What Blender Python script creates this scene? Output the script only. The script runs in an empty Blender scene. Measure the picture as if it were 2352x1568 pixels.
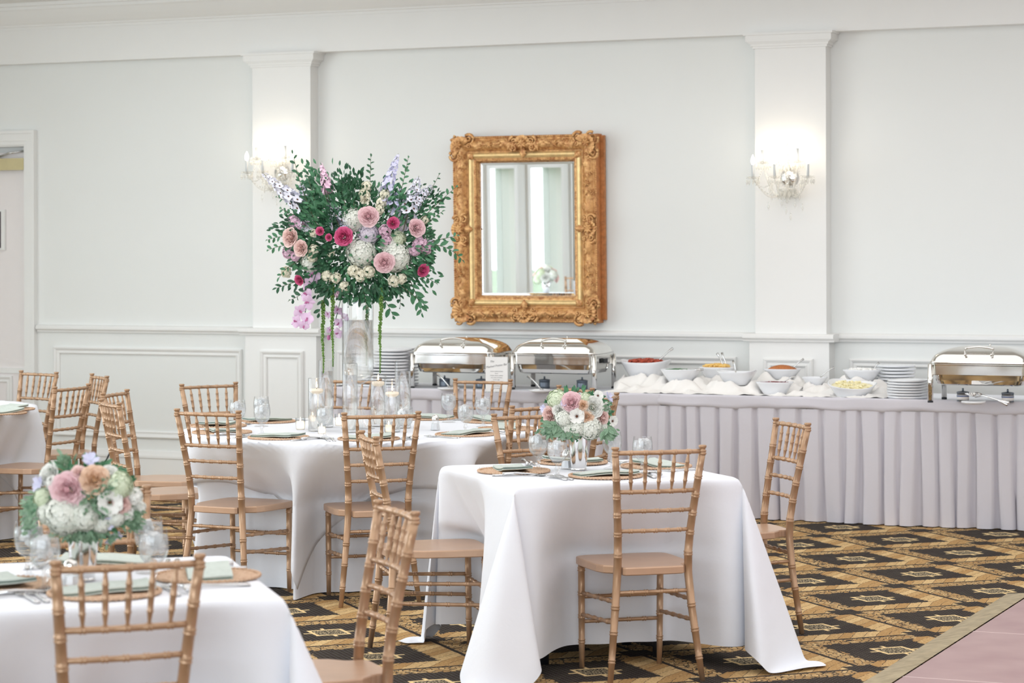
import bpy, math, random
from math import sin, cos, pi, sqrt, atan2, radians, hypot
from mathutils import Vector, Matrix
random.seed(7)
SC = bpy.context.scene
COL = SC.collection

# ------------------------------------------------------------------ camera
FPX, HY, TH, ROLL, CH = 5553.0, 585.0, radians(-23.457), -0.00245, 1.658
RV = Vector((cos(TH), -sin(TH), 0)); FV = Vector((sin(TH), cos(TH), 0)); ZV = Vector((0, 0, 1))
CAMP = Vector((0, 0, CH))
_c, _s = cos(ROLL), sin(ROLL)
XC = RV * _c + ZV * _s; YC = -RV * _s + ZV * _c
cam = bpy.data.cameras.new('camera'); camo = bpy.data.objects.new('camera', cam); COL.objects.link(camo)
m = Matrix((XC, YC, -FV)).transposed().to_4x4(); m.translation = CAMP
camo.matrix_world = m
cam.sensor_width = 36; cam.lens = FPX / 2352 * 36
cam.shift_y = -(784 - HY) / 2352
cam.clip_start = .1; cam.clip_end = 200
cam.dof.use_dof = True; cam.dof.focus_distance = 11.2; cam.dof.aperture_fstop = 5.0
SC.camera = camo

def ray(px, py):
    x, y = px - 1176, py - HY
    return RV * ((_c * x + _s * y) / FPX) + FV - ZV * ((-_s * x + _c * y) / FPX)
def G(px, py, z=0.0):
    d = ray(px, py); return CAMP + d * ((z - CH) / d.z)
def PY(px, py, y):
    d = ray(px, py); return CAMP + d * (y / d.y)
def PD(px, py, zc):
    return CAMP + ray(px, py) * zc
def camz(p): return (p - CAMP).dot(FV)

# ------------------------------------------------------------------ world, lights, exposure
SC.view_settings.view_transform = 'Standard'; SC.view_settings.look = 'None'
SC.view_settings.gamma = 1; SC.view_settings.use_curve_mapping = False
SC.view_settings.exposure = 0.0
SC.cycles.max_bounces = 8; SC.cycles.diffuse_bounces = 4; SC.cycles.glossy_bounces = 4
SC.cycles.transmission_bounces = 6; SC.cycles.transparent_max_bounces = 24
SC.cycles.caustics_reflective = False; SC.cycles.caustics_refractive = False
SC.cycles.sample_clamp_indirect = 4
SC.cycles.use_adaptive_sampling = True; SC.cycles.adaptive_threshold = .02
W = bpy.data.worlds.new('sky'); SC.world = W; W.use_nodes = True
W.node_tree.nodes['Background'].inputs[0].default_value = (.93, .97, 1, 1)
W.node_tree.nodes['Background'].inputs[1].default_value = 4.0
def area(name, loc, rot, sx, sy, power, col):
    l = bpy.data.lights.new(name, 'AREA'); l.shape = 'RECTANGLE'; l.size = sx; l.size_y = sy
    l.energy = power; l.color = col
    o = bpy.data.objects.new(name, l); o.location = loc; o.rotation_euler = rot; COL.objects.link(o); return o
LW = area('window_light_rear', (-2, -5.6, 2.0), (radians(90), 0, 0), 15, 3.0, 760, (.80, .90, 1))  # added fill lamp behind the camera; the rear wall has no window
LL = area('window_light_left', (-12.2, 7.6, 1.9), (radians(90), 0, radians(-90)), 8, 2.8, 230, (.80, .90, 1))
LC = area('ceiling_light_panel', (-1.5, 8.6, 3.44), (0, 0, 0), 17, 11, 630, (.935, .967, 1))  # added soft overhead fill, standing in for unseen ceiling lamps

# ------------------------------------------------------------------ node helper
class S:
    """a node socket with arithmetic"""
    def __init__(s, t, k): s.t, s.k = t, k
    def op(s, o, b=None, c=None, r=False):
        n = s.t.nodes.new('ShaderNodeMath'); n.operation = o
        a_ = [s, b, c]
        if r: a_ = [b, s, c]
        for i, v in enumerate(a_):
            if v is None: continue
            if isinstance(v, S): s.t.links.new(v.k, n.inputs[i])
            else: n.inputs[i].default_value = v
        return S(s.t, n.outputs[0])
    def __add__(s, b): return s.op('ADD', b)
    __radd__ = __add__
    def __sub__(s, b): return s.op('SUBTRACT', b)
    def __rsub__(s, b): return s.op('SUBTRACT', b, r=True)
    def __mul__(s, b): return s.op('MULTIPLY', b)
    __rmul__ = __mul__
    def __lt__(s, b): return s.op('LESS_THAN', b)
    def __gt__(s, b): return s.op('GREATER_THAN', b)
    def abs(s): return s.op('ABSOLUTE')
    def fract(s): return s.op('FRACT')
    def max(s, b): return s.op('MAXIMUM', b)
    def min(s, b): return s.op('MINIMUM', b)

MATS = {}
def newmat(name):
    m = bpy.data.materials.new(name); m.use_nodes = True; t = m.node_tree
    b = t.nodes['Principled BSDF']; MATS[name] = m
    return m, t, b
def rgb(r, g, b):
    f = lambda v: (v / 255 / 12.92) if v / 255 <= .04045 else ((v / 255 + .055) / 1.055) ** 2.4
    return (f(r), f(g), f(b), 1)
def mixc(t, fac, a, b):
    n = t.nodes.new('ShaderNodeMix'); n.data_type = 'RGBA'
    for i, v in ((0, fac), (6, a), (7, b)):
        if isinstance(v, S): t.links.new(v.k, n.inputs[i])
        else: n.inputs[i].default_value = v
    return S(t, n.outputs[2])
def noise(t, scale, detail=3, coord='Object', rough=.5):
    tc = t.nodes.new('ShaderNodeTexCoord'); n = t.nodes.new('ShaderNodeTexNoise')
    n.inputs['Scale'].default_value = scale; n.inputs['Detail'].default_value = detail; n.inputs['Roughness'].default_value = rough
    t.links.new(tc.outputs[coord], n.inputs['Vector']); return S(t, n.outputs['Fac'])
def bump(t, b, h, strength=.3, dist=.002):
    n = t.nodes.new('ShaderNodeBump'); n.inputs['Strength'].default_value = strength; n.inputs['Distance'].default_value = dist
    t.links.new(h.k, n.inputs['Height']); t.links.new(n.outputs[0], b.inputs['Normal'])
def mat(name, c, rough=.5, metal=0, var=.08, vs=12, bs=0, bd=.002, bscale=80, coat=0, sss=0, c2=None, trans=0, spec=None, rnd=0):
    m, t, b = newmat(name)
    c2 = c2 or tuple(min(1, v * (1 - var)) for v in c[:3]) + (1,)
    f = noise(t, vs)
    col = mixc(t, (f - .35) * 3.0, c, c2)
    if rnd:
        oi = t.nodes.new('ShaderNodeObjectInfo'); r = S(t, oi.outputs['Random'])
        col = mixc(t, r * rnd, col, tuple(v * .62 for v in c[:3]) + (1,))
    t.links.new(col.k, b.inputs['Base Color'])
    b.inputs['Roughness'].default_value = rough; b.inputs['Metallic'].default_value = metal
    if coat: b.inputs['Coat Weight'].default_value = coat; b.inputs['Coat Roughness'].default_value = .15
    if spec is not None: b.inputs['Specular IOR Level'].default_value = spec
    if bs: bump(t, b, noise(t, bscale, 4), bs, bd)
    if trans:
        tr = t.nodes.new('ShaderNodeBsdfTranslucent'); t.links.new(col.k, tr.inputs[0])
        mx = t.nodes.new('ShaderNodeMixShader'); mx.inputs[0].default_value = trans
        t.links.new(b.outputs[0], mx.inputs[1]); t.links.new(tr.outputs[0], mx.inputs[2])
        t.links.new(mx.outputs[0], t.nodes['Material Output'].inputs[0])
    return m
def emit(name, c, s):
    m, t, b = newmat(name); b.inputs['Emission Color'].default_value = c; b.inputs['Emission Strength'].default_value = s
    b.inputs['Base Color'].default_value = c; return m
def thin_glass(name, tint=(1, 1, 1, 1), refl=.9, edge=(.72, .76, .76, 1), blend=.35):
    m, t, b = newmat(name); t.nodes.remove(b)
    lw = t.nodes.new('ShaderNodeLayerWeight'); lw.inputs[0].default_value = .5
    tr = t.nodes.new('ShaderNodeBsdfTransparent'); gl = t.nodes.new('ShaderNodeBsdfGlossy')
    gl.inputs['Roughness'].default_value = .03
    f = S(t, lw.outputs['Facing']); col = mixc(t, f.op('POWER', 2.2), tint, edge)
    t.links.new(col.k, tr.inputs[0])
    mx = t.nodes.new('ShaderNodeMixShader'); ff = (f.op('POWER', 5.0) * .96 + .045) * refl
    t.links.new(ff.k, mx.inputs[0]); t.links.new(tr.outputs[0], mx.inputs[1]); t.links.new(gl.outputs[0], mx.inputs[2])
    t.links.new(mx.outputs[0], t.nodes['Material Output'].inputs[0]); return m
def wet_glass(name, ior=1.33, k=.45, col=(1, 1, 1, 1), rough=0.0):
    m, t, b = newmat(name); t.nodes.remove(b)
    tr = t.nodes.new('ShaderNodeBsdfTransparent'); gl = t.nodes.new('ShaderNodeBsdfGlass')
    gl.inputs['IOR'].default_value = ior; gl.inputs['Color'].default_value = col; gl.inputs['Roughness'].default_value = rough
    tr.inputs[0].default_value = (.985, .99, .99, 1)
    mx = t.nodes.new('ShaderNodeMixShader'); mx.inputs[0].default_value = k
    t.links.new(tr.outputs[0], mx.inputs[1]); t.links.new(gl.outputs[0], mx.inputs[2])
    t.links.new(mx.outputs[0], t.nodes['Material Output'].inputs[0]); return m

PAINT = mat('wall_paint', rgb(236, 237, 234), .6, var=.012, vs=2, bs=.05, bscale=150)
TRIM = mat('trim_paint', rgb(240, 239, 236), .4, var=.012, vs=3, bs=.03, bscale=60)
CEIL = mat('ceiling_paint', rgb(240, 239, 236), .8, var=.01, vs=2)
CHAIRM = mat('gold_chair_paint', rgb(196, 161, 130), .36, .42, var=.16, vs=9, bs=.12, bscale=320, c2=rgb(174, 138, 106), rnd=.3)
SEATM = mat('gold_seat_paint', rgb(206, 170, 142), .32, .25, var=.10, vs=7, bs=.1, bscale=220, rnd=.10)
def clothmat(name, c, tr=.12):
    m, t, b = newmat(name)
    tc = t.nodes.new('ShaderNodeTexCoord'); w = t.nodes.new('ShaderNodeTexNoise'); w.inputs['Scale'].default_value = 500
    t.links.new(tc.outputs['Object'], w.inputs['Vector'])
    f = noise(t, 3.0, 4); c2 = tuple(v * .965 for v in c[:3]) + (1,)
    col = mixc(t, f, c, c2); t.links.new(col.k, b.inputs['Base Color'])
    b.inputs['Roughness'].default_value = .85; b.inputs['Sheen Weight'].default_value = .15
    h = S(t, w.outputs['Fac']) * .08 + noise(t, 16, 5) * 1.0
    bump(t, b, h, .35, .006)
    return m
CLOTH = clothmat('white_table_linen', rgb(242, 244, 250))
SKIRTM = clothmat('pale_skirt_fabric', rgb(216, 212, 218))
NAPW = clothmat('white_drape_linen', rgb(245, 241, 236))
SAGE = mat('sage_napkin_linen', rgb(206, 215, 207), .9, var=.10, vs=60, bs=.5, bscale=400)
SAGED = mat('dark_sage_hem', rgb(104, 128, 116), .9, var=.3, vs=120, bs=.5, bscale=300)
SILV = mat('polished_silver', rgb(232, 232, 232), .08, 1, var=.03, vs=20)
CHROME = mat('chrome_steel', rgb(226, 224, 220), .06, 1, var=.02, vs=10)
STEEL = mat('flatware_steel', rgb(216, 216, 216), .14, 1, var=.04, vs=30)
DARK = mat('dark_metal', rgb(52, 54, 58), .45, .5)
CHINA = mat('white_porcelain', rgb(240, 241, 244), .12, 0, var=.01, coat=.4)
GLASS = thin_glass('clear_glass', edge=(.66, .70, .71, 1), refl=1.3)
def milky(name, c, k, gl=.25, rough=.05):
    m, t, b = newmat(name); b.inputs['Base Color'].default_value = c; b.inputs['Roughness'].default_value = rough; b.inputs['Specular IOR Level'].default_value = 1.0
    b.inputs['Coat Weight'].default_value = gl
    tr = t.nodes.new('ShaderNodeBsdfTransparent'); lw = t.nodes.new('ShaderNodeLayerWeight'); lw.inputs[0].default_value = .4
    f = (S(t, lw.outputs['Facing']) * .5 + k).min(1.0); mx = t.nodes.new('ShaderNodeMixShader'); t.links.new(f.k, mx.inputs[0])
    t.links.new(tr.outputs[0], mx.inputs[1]); t.links.new(b.outputs[0], mx.inputs[2]); t.links.new(mx.outputs[0], t.nodes['Material Output'].inputs[0]); return m
CRYS = milky('cut_crystal', rgb(240, 238, 230), .25, .6)
WATER = thin_glass('water', edge=(.80, .85, .88, 1), refl=.8, tint=(.98, .99, 1, 1))
VWATER = wet_glass('vase_water', 1.33, .5)
ICE = milky('ice', rgb(240, 241, 241), .32, .5, .2)
STEMG = wet_glass('solid_glass', 1.5, .22)
WAX = mat('white_wax', rgb(254, 248, 238), .4, var=.01, trans=.5)
FLAME = emit('candle_flame', (1, .72, .38, 1), 9)
BULB = emit('bulb_glow', (1, .9, .74, 1), 14)
DARKH = mat('can_blue_label', rgb(38, 82, 150), .5)
CANM = mat('can_grey_tin', rgb(138, 148, 160), .35, .6)
PAPER = mat('menu_card_paper', rgb(246, 244, 242), .8, var=.01)
INK = mat('grey_ink', rgb(150, 150, 152), .8)
WIRE = mat('black_rubber', rgb(25, 25, 25), .6)
GREENP = lambda n, c, c2: mat(n, c, .45, var=.2, vs=25, c2=c2, trans=.15)
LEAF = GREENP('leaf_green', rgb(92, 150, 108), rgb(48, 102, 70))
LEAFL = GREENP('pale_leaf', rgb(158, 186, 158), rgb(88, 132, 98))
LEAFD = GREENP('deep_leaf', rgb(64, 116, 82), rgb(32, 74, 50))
STEMM = mat('brown_green_stem', rgb(88, 92, 62), .6)
AMAR = mat('amaranthus_green', rgb(124, 160, 78), .8, var=.3, vs=90, c2=rgb(78, 118, 48))
def petal(n, a, b, vs=30): return mat(n, a, .55, var=.1, vs=vs, c2=b, trans=.10)
PK = petal('pink_petal', rgb(253,227,229), rgb(250,213,217)); PKD = petal('pink_petal_heart', rgb(250,210,216), rgb(245,194,202))
PE = petal('peach_petal', rgb(252,230,224), rgb(250,217,210)); PED = petal('peach_petal_heart', rgb(250,216,208), rgb(244,196,188))
HP = petal('magenta_petal', rgb(234,119,165), rgb(219,90,140)); HPD = petal('magenta_petal_heart', rgb(209,75,124), rgb(183,57,104))
CR = petal('cream_petal', rgb(252,249,234), rgb(248,243,219)); WH = petal('white_petal', rgb(252,252,248), rgb(245,245,238))
HYW = petal('white_hydrangea_petal', rgb(248,249,243), rgb(234,238,224), 60); HYG = petal('green_hydrangea_petal', rgb(236,243,220), rgb(220,233,201), 60)
HYL = petal('lilac_hydrangea_petal', rgb(243,236,245), rgb(231,223,238), 60)
LV = petal('lavender_petal', rgb(229,229,248), rgb(213,212,241)); LVW = petal('pale_lavender_petal', rgb(244,244,251), rgb(231,231,245))
SP = petal('stock_pink_petal', rgb(247,220,234), rgb(238,201,222)); OR_ = petal('orchid_petal', rgb(243,217,240), rgb(230,196,229)); ORD = petal('orchid_lip', rgb(209,125,174), rgb(188,104,153))
ORG = petal('orange_petal', rgb(254,231,209), rgb(252,219,192)); ORGD = petal('orange_petal_heart', rgb(252,219,177), rgb(248,206,157))
EYE = mat('dark_flower_eye', rgb(92, 52, 34), .8)

# ------------------------------------------------------------------ mesh builder
class MB:
    def __init__(s): s.v = []; s.f = []; s.mi = []; s.sm = []
    def add(s, vs, fs, mi=0, sm=True, M=None):
        o = len(s.v)
        if M is not None: vs = [M @ Vector(v) for v in vs]
        s.v += [tuple(v) for v in vs]; s.f += [tuple(i + o for i in f) for f in fs]
        s.mi += [mi] * len(fs); s.sm += [sm] * len(fs); return s
    def box(s, lo, hi, mi=0, M=None):
        (a, b, c), (d, e, f) = lo, hi
        vs = [(a, b, c), (d, b, c), (d, e, c), (a, e, c), (a, b, f), (d, b, f), (d, e, f), (a, e, f)]
        return s.add(vs, [(0, 3, 2, 1), (4, 5, 6, 7), (0, 1, 5, 4), (1, 2, 6, 5), (2, 3, 7, 6), (3, 0, 4, 7)], mi, False, M)
    def lathe(s, prof, seg=16, mi=0, M=None, cap=True, sx=1, sy=1, sm=True):
        vs = []; fs = []
        for r, z in prof:
            for i in range(seg):
                a = 2 * pi * i / seg; vs.append((r * cos(a) * sx, r * sin(a) * sy, z))
        for k in range(len(prof) - 1):
            for i in range(seg):
                j = (i + 1) % seg; fs.append((k * seg + i, k * seg + j, (k + 1) * seg + j, (k + 1) * seg + i))
        if cap:
            if prof[0][0] > 1e-5: fs.append(tuple(range(seg - 1, -1, -1)))
            if prof[-1][0] > 1e-5: fs.append(tuple((len(prof) - 1) * seg + i for i in range(seg)))
        return s.add(vs, fs, mi, sm, M)
    def tube(s, pts, rad, seg=8, mi=0, M=None, cap=True):
        pts = [Vector(p) for p in pts]; n = len(pts)
        rs = rad if isinstance(rad, (list, tuple)) else [rad] * n
        vs = []; fs = []; up = None
        for k, p in enumerate(pts):
            d = (pts[min(n - 1, k + 1)] - pts[max(0, k - 1)]); d = d.normalized() if d.length > 1e-9 else Vector((0, 0, 1))
            if up is None:
                up = Vector((0, 0, 1)) if abs(d.z) < .9 else Vector((1, 0, 0))
            a = d.cross(up)
            if a.length < 1e-4: a = d.orthogonal()
            a.normalize(); b = d.cross(a).normalized(); up = -b if False else up
            for i in range(seg):
                t = 2 * pi * i / seg; vs.append(p + (a * cos(t) + b * sin(t)) * rs[k])
        for k in range(n - 1):
            for i in range(seg):
                j = (i + 1) % seg; fs.append((k * seg + i, k * seg + j, (k + 1) * seg + j, (k + 1) * seg + i))
        if cap: fs.append(tuple(range(seg - 1, -1, -1))); fs.append(tuple((n - 1) * seg + i for i in range(seg)))
        return s.add(vs, fs, mi, True, M)
    def ball(s, c, r, seg=8, rings=6, mi=0, sc=(1, 1, 1), M=None):
        pr = [(max(1e-6, sin(pi * k / rings)) * r, -cos(pi * k / rings) * r) for k in range(rings + 1)]
        T = Matrix.Translation(c) @ Matrix.Diagonal((sc[0], sc[1], sc[2], 1))
        if M is not None: T = M @ T
        return s.lathe(pr, seg, mi, T, cap=False)
    def prism(s, poly, z0, z1, mi=0, M=None, bev=0):
        n = len(poly); vs = [(x, y, z0) for x, y in poly] + [(x, y, z1) for x, y in poly]
        fs = [tuple(range(n - 1, -1, -1)), tuple(range(n, 2 * n))] + [(i, (i + 1) % n, n + (i + 1) % n, n + i) for i in range(n)]
        return s.add(vs, fs, mi, False, M)
    def grid(s, fn, nu, nv, mi=0, M=None, closeu=False):
        vs = [fn(i / nu, j / nv) for j in range(nv + 1) for i in range(nu + (0 if closeu else 1))]
        w = nu if closeu else nu + 1; fs = []
        for j in range(nv):
            for i in range(nu):
                i2 = (i + 1) % w; fs.append((j * w + i, j * w + i2, (j + 1) * w + i2, (j + 1) * w + i))
        return s.add(vs, fs, mi, True, M)
    def mesh(s, name, mats):
        me = bpy.data.meshes.new(name); me.from_pydata(s.v, [], s.f)
        for m in (mats if isinstance(mats, (list, tuple)) else [mats]): me.materials.append(m)
        me.polygons.foreach_set('material_index', s.mi); me.polygons.foreach_set('use_smooth', s.sm); me.update()
        return me
    def build(s, name, mats, parent=None, auto=False):
        return obj(name, s.mesh(name, mats), parent)
def obj(name, me, parent=None, M=None):
    o = bpy.data.objects.new(name, me); COL.objects.link(o)
    if parent: o.parent = parent
    if M is not None: o.matrix_local = M
    return o
def tag(o, label=None, cat=None, group=None, kind=None):
    if label: o['label'] = label
    if cat: o['category'] = cat
    if group: o['group'] = group
    if kind: o['kind'] = kind
    return o
def thing(name, label, cat, loc=(0, 0, 0), rz=0, group=None):
    o = bpy.data.objects.new(name, None); COL.objects.link(o); o.location = loc; o.rotation_euler = (0, 0, rz)
    o.empty_display_size = .05
    return tag(o, label, cat, group)
def dup(root, loc=None, rz=None, label=None, group=None, M=None):
    r = root.copy(); COL.objects.link(r)
    if loc is not None: r.location = loc
    if rz is not None: r.rotation_euler = (0, 0, rz)
    if M is not None: r.matrix_world = M
    if label: r['label'] = label
    if group: r['group'] = group
    for ch in list(KIDS.get(root.name, root.children)):
        c = ch.copy(); COL.objects.link(c); c.parent = r
        for g in ch.children:
            d = g.copy(); COL.objects.link(d); d.parent = c
    return r
KIDS = {}
def struct(name, mb, m): return tag(mb.build(name, m), kind='structure')
def part(name, mb, m, par, label=None):
    o = mb.build(name, m, par)
    if label: o['label'] = label
    return o
def extr(mb, prof, x0, x1, mi=0, yb=0.0, y_sign=-1):
    """profile (depth out of wall, z) closed polygon swept along x"""
    n = len(prof)
    vs = [(x0, yb - d, z) for d, z in prof] + [(x1, yb - d, z) for d, z in prof]
    fs = [(i, (i + 1) % n, n + (i + 1) % n, n + i) for i in range(n)] + [tuple(range(n)), tuple(range(2 * n - 1, n - 1, -1))]
    mb.add(vs, fs, mi, False)
def arch(t, *a): return t

# ------------------------------------------------------------------ room
D = 15.43; XL, XR, YR, ZC = -12.6, 9.0, -6.0, 3.56
PD_ = .115
def wx(px, y=D, py=700): return PY(px, py, y).x
SOF = 3.112
mb = MB(); mb.box((XL - .3, D, -.02), (XR + .3, D + .25, ZC)); 
dl, dr, dz = wx(59) - 1.0, wx(59), 2.505
# wall with a door opening: three boxes instead of one
mb = MB(); mb.box((XL - .3, D, 0), (dl, D + .25, ZC)); mb.box((dr, D, 0), (XR + .3, D + .25, ZC)); mb.box((dl, D, dz), (dr, D + .25, ZC)); mb.box((dl, D + .12, 0), (dr, D + .25, dz))
struct('wall_back', mb, PAINT)
mb = MB()
WINS = [(y0, y0 + wd) for y0, wd in ((-4.4, 1.05), (-2.8, 1.05), (-1.45, 1.05), (.05, 1.07), (1.67, .78), (3.6, 1.0), (5.2, 1.0), (6.8, 1.0), (8.4, 1.0), (10.0, 1.0), (11.6, 1.0))]
yy = YR
for a, b in WINS:
    mb.box((XL - .25, yy, 0), (XL, a, ZC)); mb.box((XL - .25, a, 2.27), (XL, b, ZC)); mb.box((XL - .25, a, 0), (XL, b, .12)); yy = b
mb.box((XL - .25, yy, 0), (XL, D, ZC)); struct('wall_left', mb, PAINT)
for k, (a, b) in enumerate(WINS[2:6]):
    mb = MB()
    for yq in (a, b): 
        mb.box((XL - .05, yq - (.1 if yq == a else .006), .0), (XL + .03, yq + (.006 if yq == a else .1), 2.37))
    mb.box((XL - .05, a, 2.264), (XL + .03, b, 2.37))
    o = struct('window_%d' % (k + 1), mb, TRIM)
    g = MB(); g.box((XL - .16, a, .12), (XL - .155, b, 2.27)); part('pane', g, GLASS, o)
mb = MB(); mb.box((XR, YR, 0), (XR + .25, D, ZC)); struct('wall_right', mb, PAINT)
mb = MB(); mb.box((XL, YR - .25, 0), (XR, YR, ZC)); struct('wall_rear', mb, PAINT)
mb = MB(); mb.box((XL, YR, ZC), (XR, D + .2, ZC + .1)); struct('ceiling', mb, CEIL)
# soffit beam + crown
mb = MB(); mb.box((XL, D - PD_, SOF), (XR, D, ZC)); struct('trim_1', mb, TRIM)
mb = MB()
cp = [(PD_, 3.365), (PD_ + .012, 3.365), (PD_ + .012, 3.385), (PD_ + .02, 3.39), (PD_ + .02, 3.40), (PD_ + .035, 3.415), (PD_ + .06, 3.45), (PD_ + .09, 3.50), (PD_ + .10, 3.51), (PD_ + .10, 3.53), (PD_ + .115, 3.535), (PD_ + .115, ZC), (PD_, ZC)]
extr(mb, cp, XL, XR, yb=D); struct('trim_2', mb, TRIM)
# pilasters
def pilaster(k, pxa, pxb, pla, plb):
    x0, x1 = wx(pxa, D - PD_), wx(pxb, D - PD_)
    p0, p1 = wx(pla, D - PD_ - .02), wx(plb, D - PD_ - .02)
    mb = MB(); mb.box((x0, D - PD_, 1.12), (x1, D, SOF))
    mb.box((p0, D - PD_ - .02, 0), (p1, D, 1.10)); o = struct('trim_%d' % k, mb, TRIM)
    cap = MB()
    for (e, za, zb) in ((.012, 3.015, 3.03), (.022, 3.03, 3.045), (.05, 3.062, 3.10), (.062, 3.10, SOF + .004)):
        cap.box((x0 - e, D - PD_ - e, za), (x1 + e, D - .001, zb))
    # cove under the cap
    n = 5
    for q in range(n):
        e = .022 + .028 * (q + 1) / n; cap.box((x0 - e, D - PD_ - e, 3.045 + .017 * q / n), (x1 + e, D - .001, 3.045 + .017 * (q + 1) / n))
    part('capital', cap, TRIM, o)
    return x0, x1, p0, p1
a0, a1, ap0, ap1 = pilaster(3, 581, 714, 563, 726)
b0, b1, bp0, bp1 = pilaster(4, 1735, 1898, 1721, 1904)
# chair rail
RP = [(0, 1.083), (.018, 1.083), (.02, 1.098), (.034, 1.101), (.038, 1.108), (.038, 1.124), (.03, 1.131), (.022, 1.134), (0, 1.14)]
mb = MB()
xs = wx(88)
for (xa, xb, off) in ((xs, ap0 - .03, 0), (ap1 + .03, bp0 - .03, 0), (bp1 + .03, XR, 0), (ap0 - .038, ap1 + .038, PD_ + .02), (bp0 - .038, bp1 + .038, PD_ + .02)):
    extr(mb, [(d + off if d > 0 or not off else 0, z) for d, z in RP] if off else RP, xa, xb, yb=D)
struct('trim_5', mb, TRIM)
# wainscot panel frames: each a raised picture moulding, mitred
def frame_ring(mb, x0, x1, z0, z1, w=.052, yb=D):
    prof = [(0, 0), (.016, .0), (.024, .010), (.018, .022), (.010, .026), (.010, .040), (.016, .044), (.012, w), (0, w)]
    corners = [(x0, z0, 1, 1), (x1, z0, -1, 1), (x1, z1, -1, -1), (x0, z1, 1, -1)]
    n = len(prof); vs = []
    for cx, cz, sx, sz in corners: vs += [(cx + sx * t, yb - d, cz + sz * t) for d, t in prof]
    fs = []
    for c in range(4):
        for i in range(n - 1):
            a = c * n + i; b = ((c + 1) % 4) * n + i; fs.append((a, b, b + 1, a + 1))
    mb.add(vs, fs, 0, False)
k = 6
for (pa, pb, yb) in ((125, 557, D), (599, 698, D - PD_ - .02), (775, 1692, D), (1754, 1868, D - PD_ - .02), (1952, 2700, D)):
    mb = MB(); frame_ring(mb, wx(pa, yb), wx(pb, yb), .30, .972, yb=yb); struct('trim_%d' % k, mb, TRIM); k += 1
BP = [(0, 0), (.022, 0), (.022, .15), (.03, .155), (.03, .17), (.018, .19), (.016, .205), (0, .21)]
mb = MB()
for (xa, xb, off) in ((xs, ap0, 0), (ap1, bp0, 0), (bp1, XR, 0), (ap0 - .02, ap1 + .02, PD_ + .02), (bp0 - .02, bp1 + .02, PD_ + .02)):
    extr(mb, [(d + off if d > 0 or not off else 0, z) for d, z in BP] if off else BP, xa, xb, yb=D)
struct('baseboard_back', mb, TRIM)
# door with casing
mb = MB()
cw = wx(86) - wx(59)
for i, (e0, e1, d) in enumerate(((0, cw * .28, .02), (cw * .28, cw * .8, .03), (cw * .8, cw, .045))):
    mb.box((dr + e0, D - d, 0), (dr + e1, D, dz + e0)); mb.box((dl - e1, D - d, 0), (dl - e0, D, dz + e0)); mb.box((dl - e1, D - d, dz + e0), (dr + e1, D, dz + e1))
mb.box((dr - .012, D, 0), (dr, D + .14, dz)); mb.box((dl, D, 0), (dl + .012, D + .14, dz)); mb.box((dl, D, dz - .012), (dr, D + .14, dz))
struct('trim_%d' % k, mb, TRIM); k += 1
mb = MB(); mb.box((dl + .013, D + .06, .01), (dr - .013, D + .105, dz - .055))
fr = MB(); yb = D + .06
door = struct('door_1', mb, mat('door_paint', rgb(240, 234, 232), .45, var=.01))
mb = MB(); frame_ring(mb, dl + .13, dr - .16, .14, .74, .05, yb); part('panel_moulding', mb, TRIM, door)
mb = MB(); mb.box((dl + .02, yb - .012, .76), (dr - .02, yb, .80)); part('lock_rail_strip', mb, TRIM, door)
BRASS = mat('brushed_brass', rgb(214, 200, 158), .3, .7)
cl = thing('door_closer', 'brass door closer box at the top of the white door', 'door closer', (dr - .02, D + .06, 2.36))
mb = MB(); mb.box((-.34, -.055, -.045), (0, 0, .045)); part('housing', mb, BRASS, cl)
mb = MB(); mb.tube([(-.28, -.03, .05), (-.14, -.05, .085), (-.02, -.02, .10)], .007, 6); mb.tube([(-.28, -.03, .04), (-.28, -.03, .06)], .015, 8); part('arm', mb, STEEL, cl)
sg = thing('framed_notice', 'small dark notice in a white frame on the door', 'sign', (wx(3, yb, 520) - .30, yb, 1.86))
mb = MB(); mb.box((-.02, -.02, -.155), (.345, 0, .155)); part('frame', mb, TRIM, sg)
mb = MB(); mb.box((0, -.024, -.14), (.31, -.02, .14)); part('notice_panel', mb, mat('dark_print', rgb(60, 50, 62), .5, var=.5, vs=30), sg)

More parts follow.
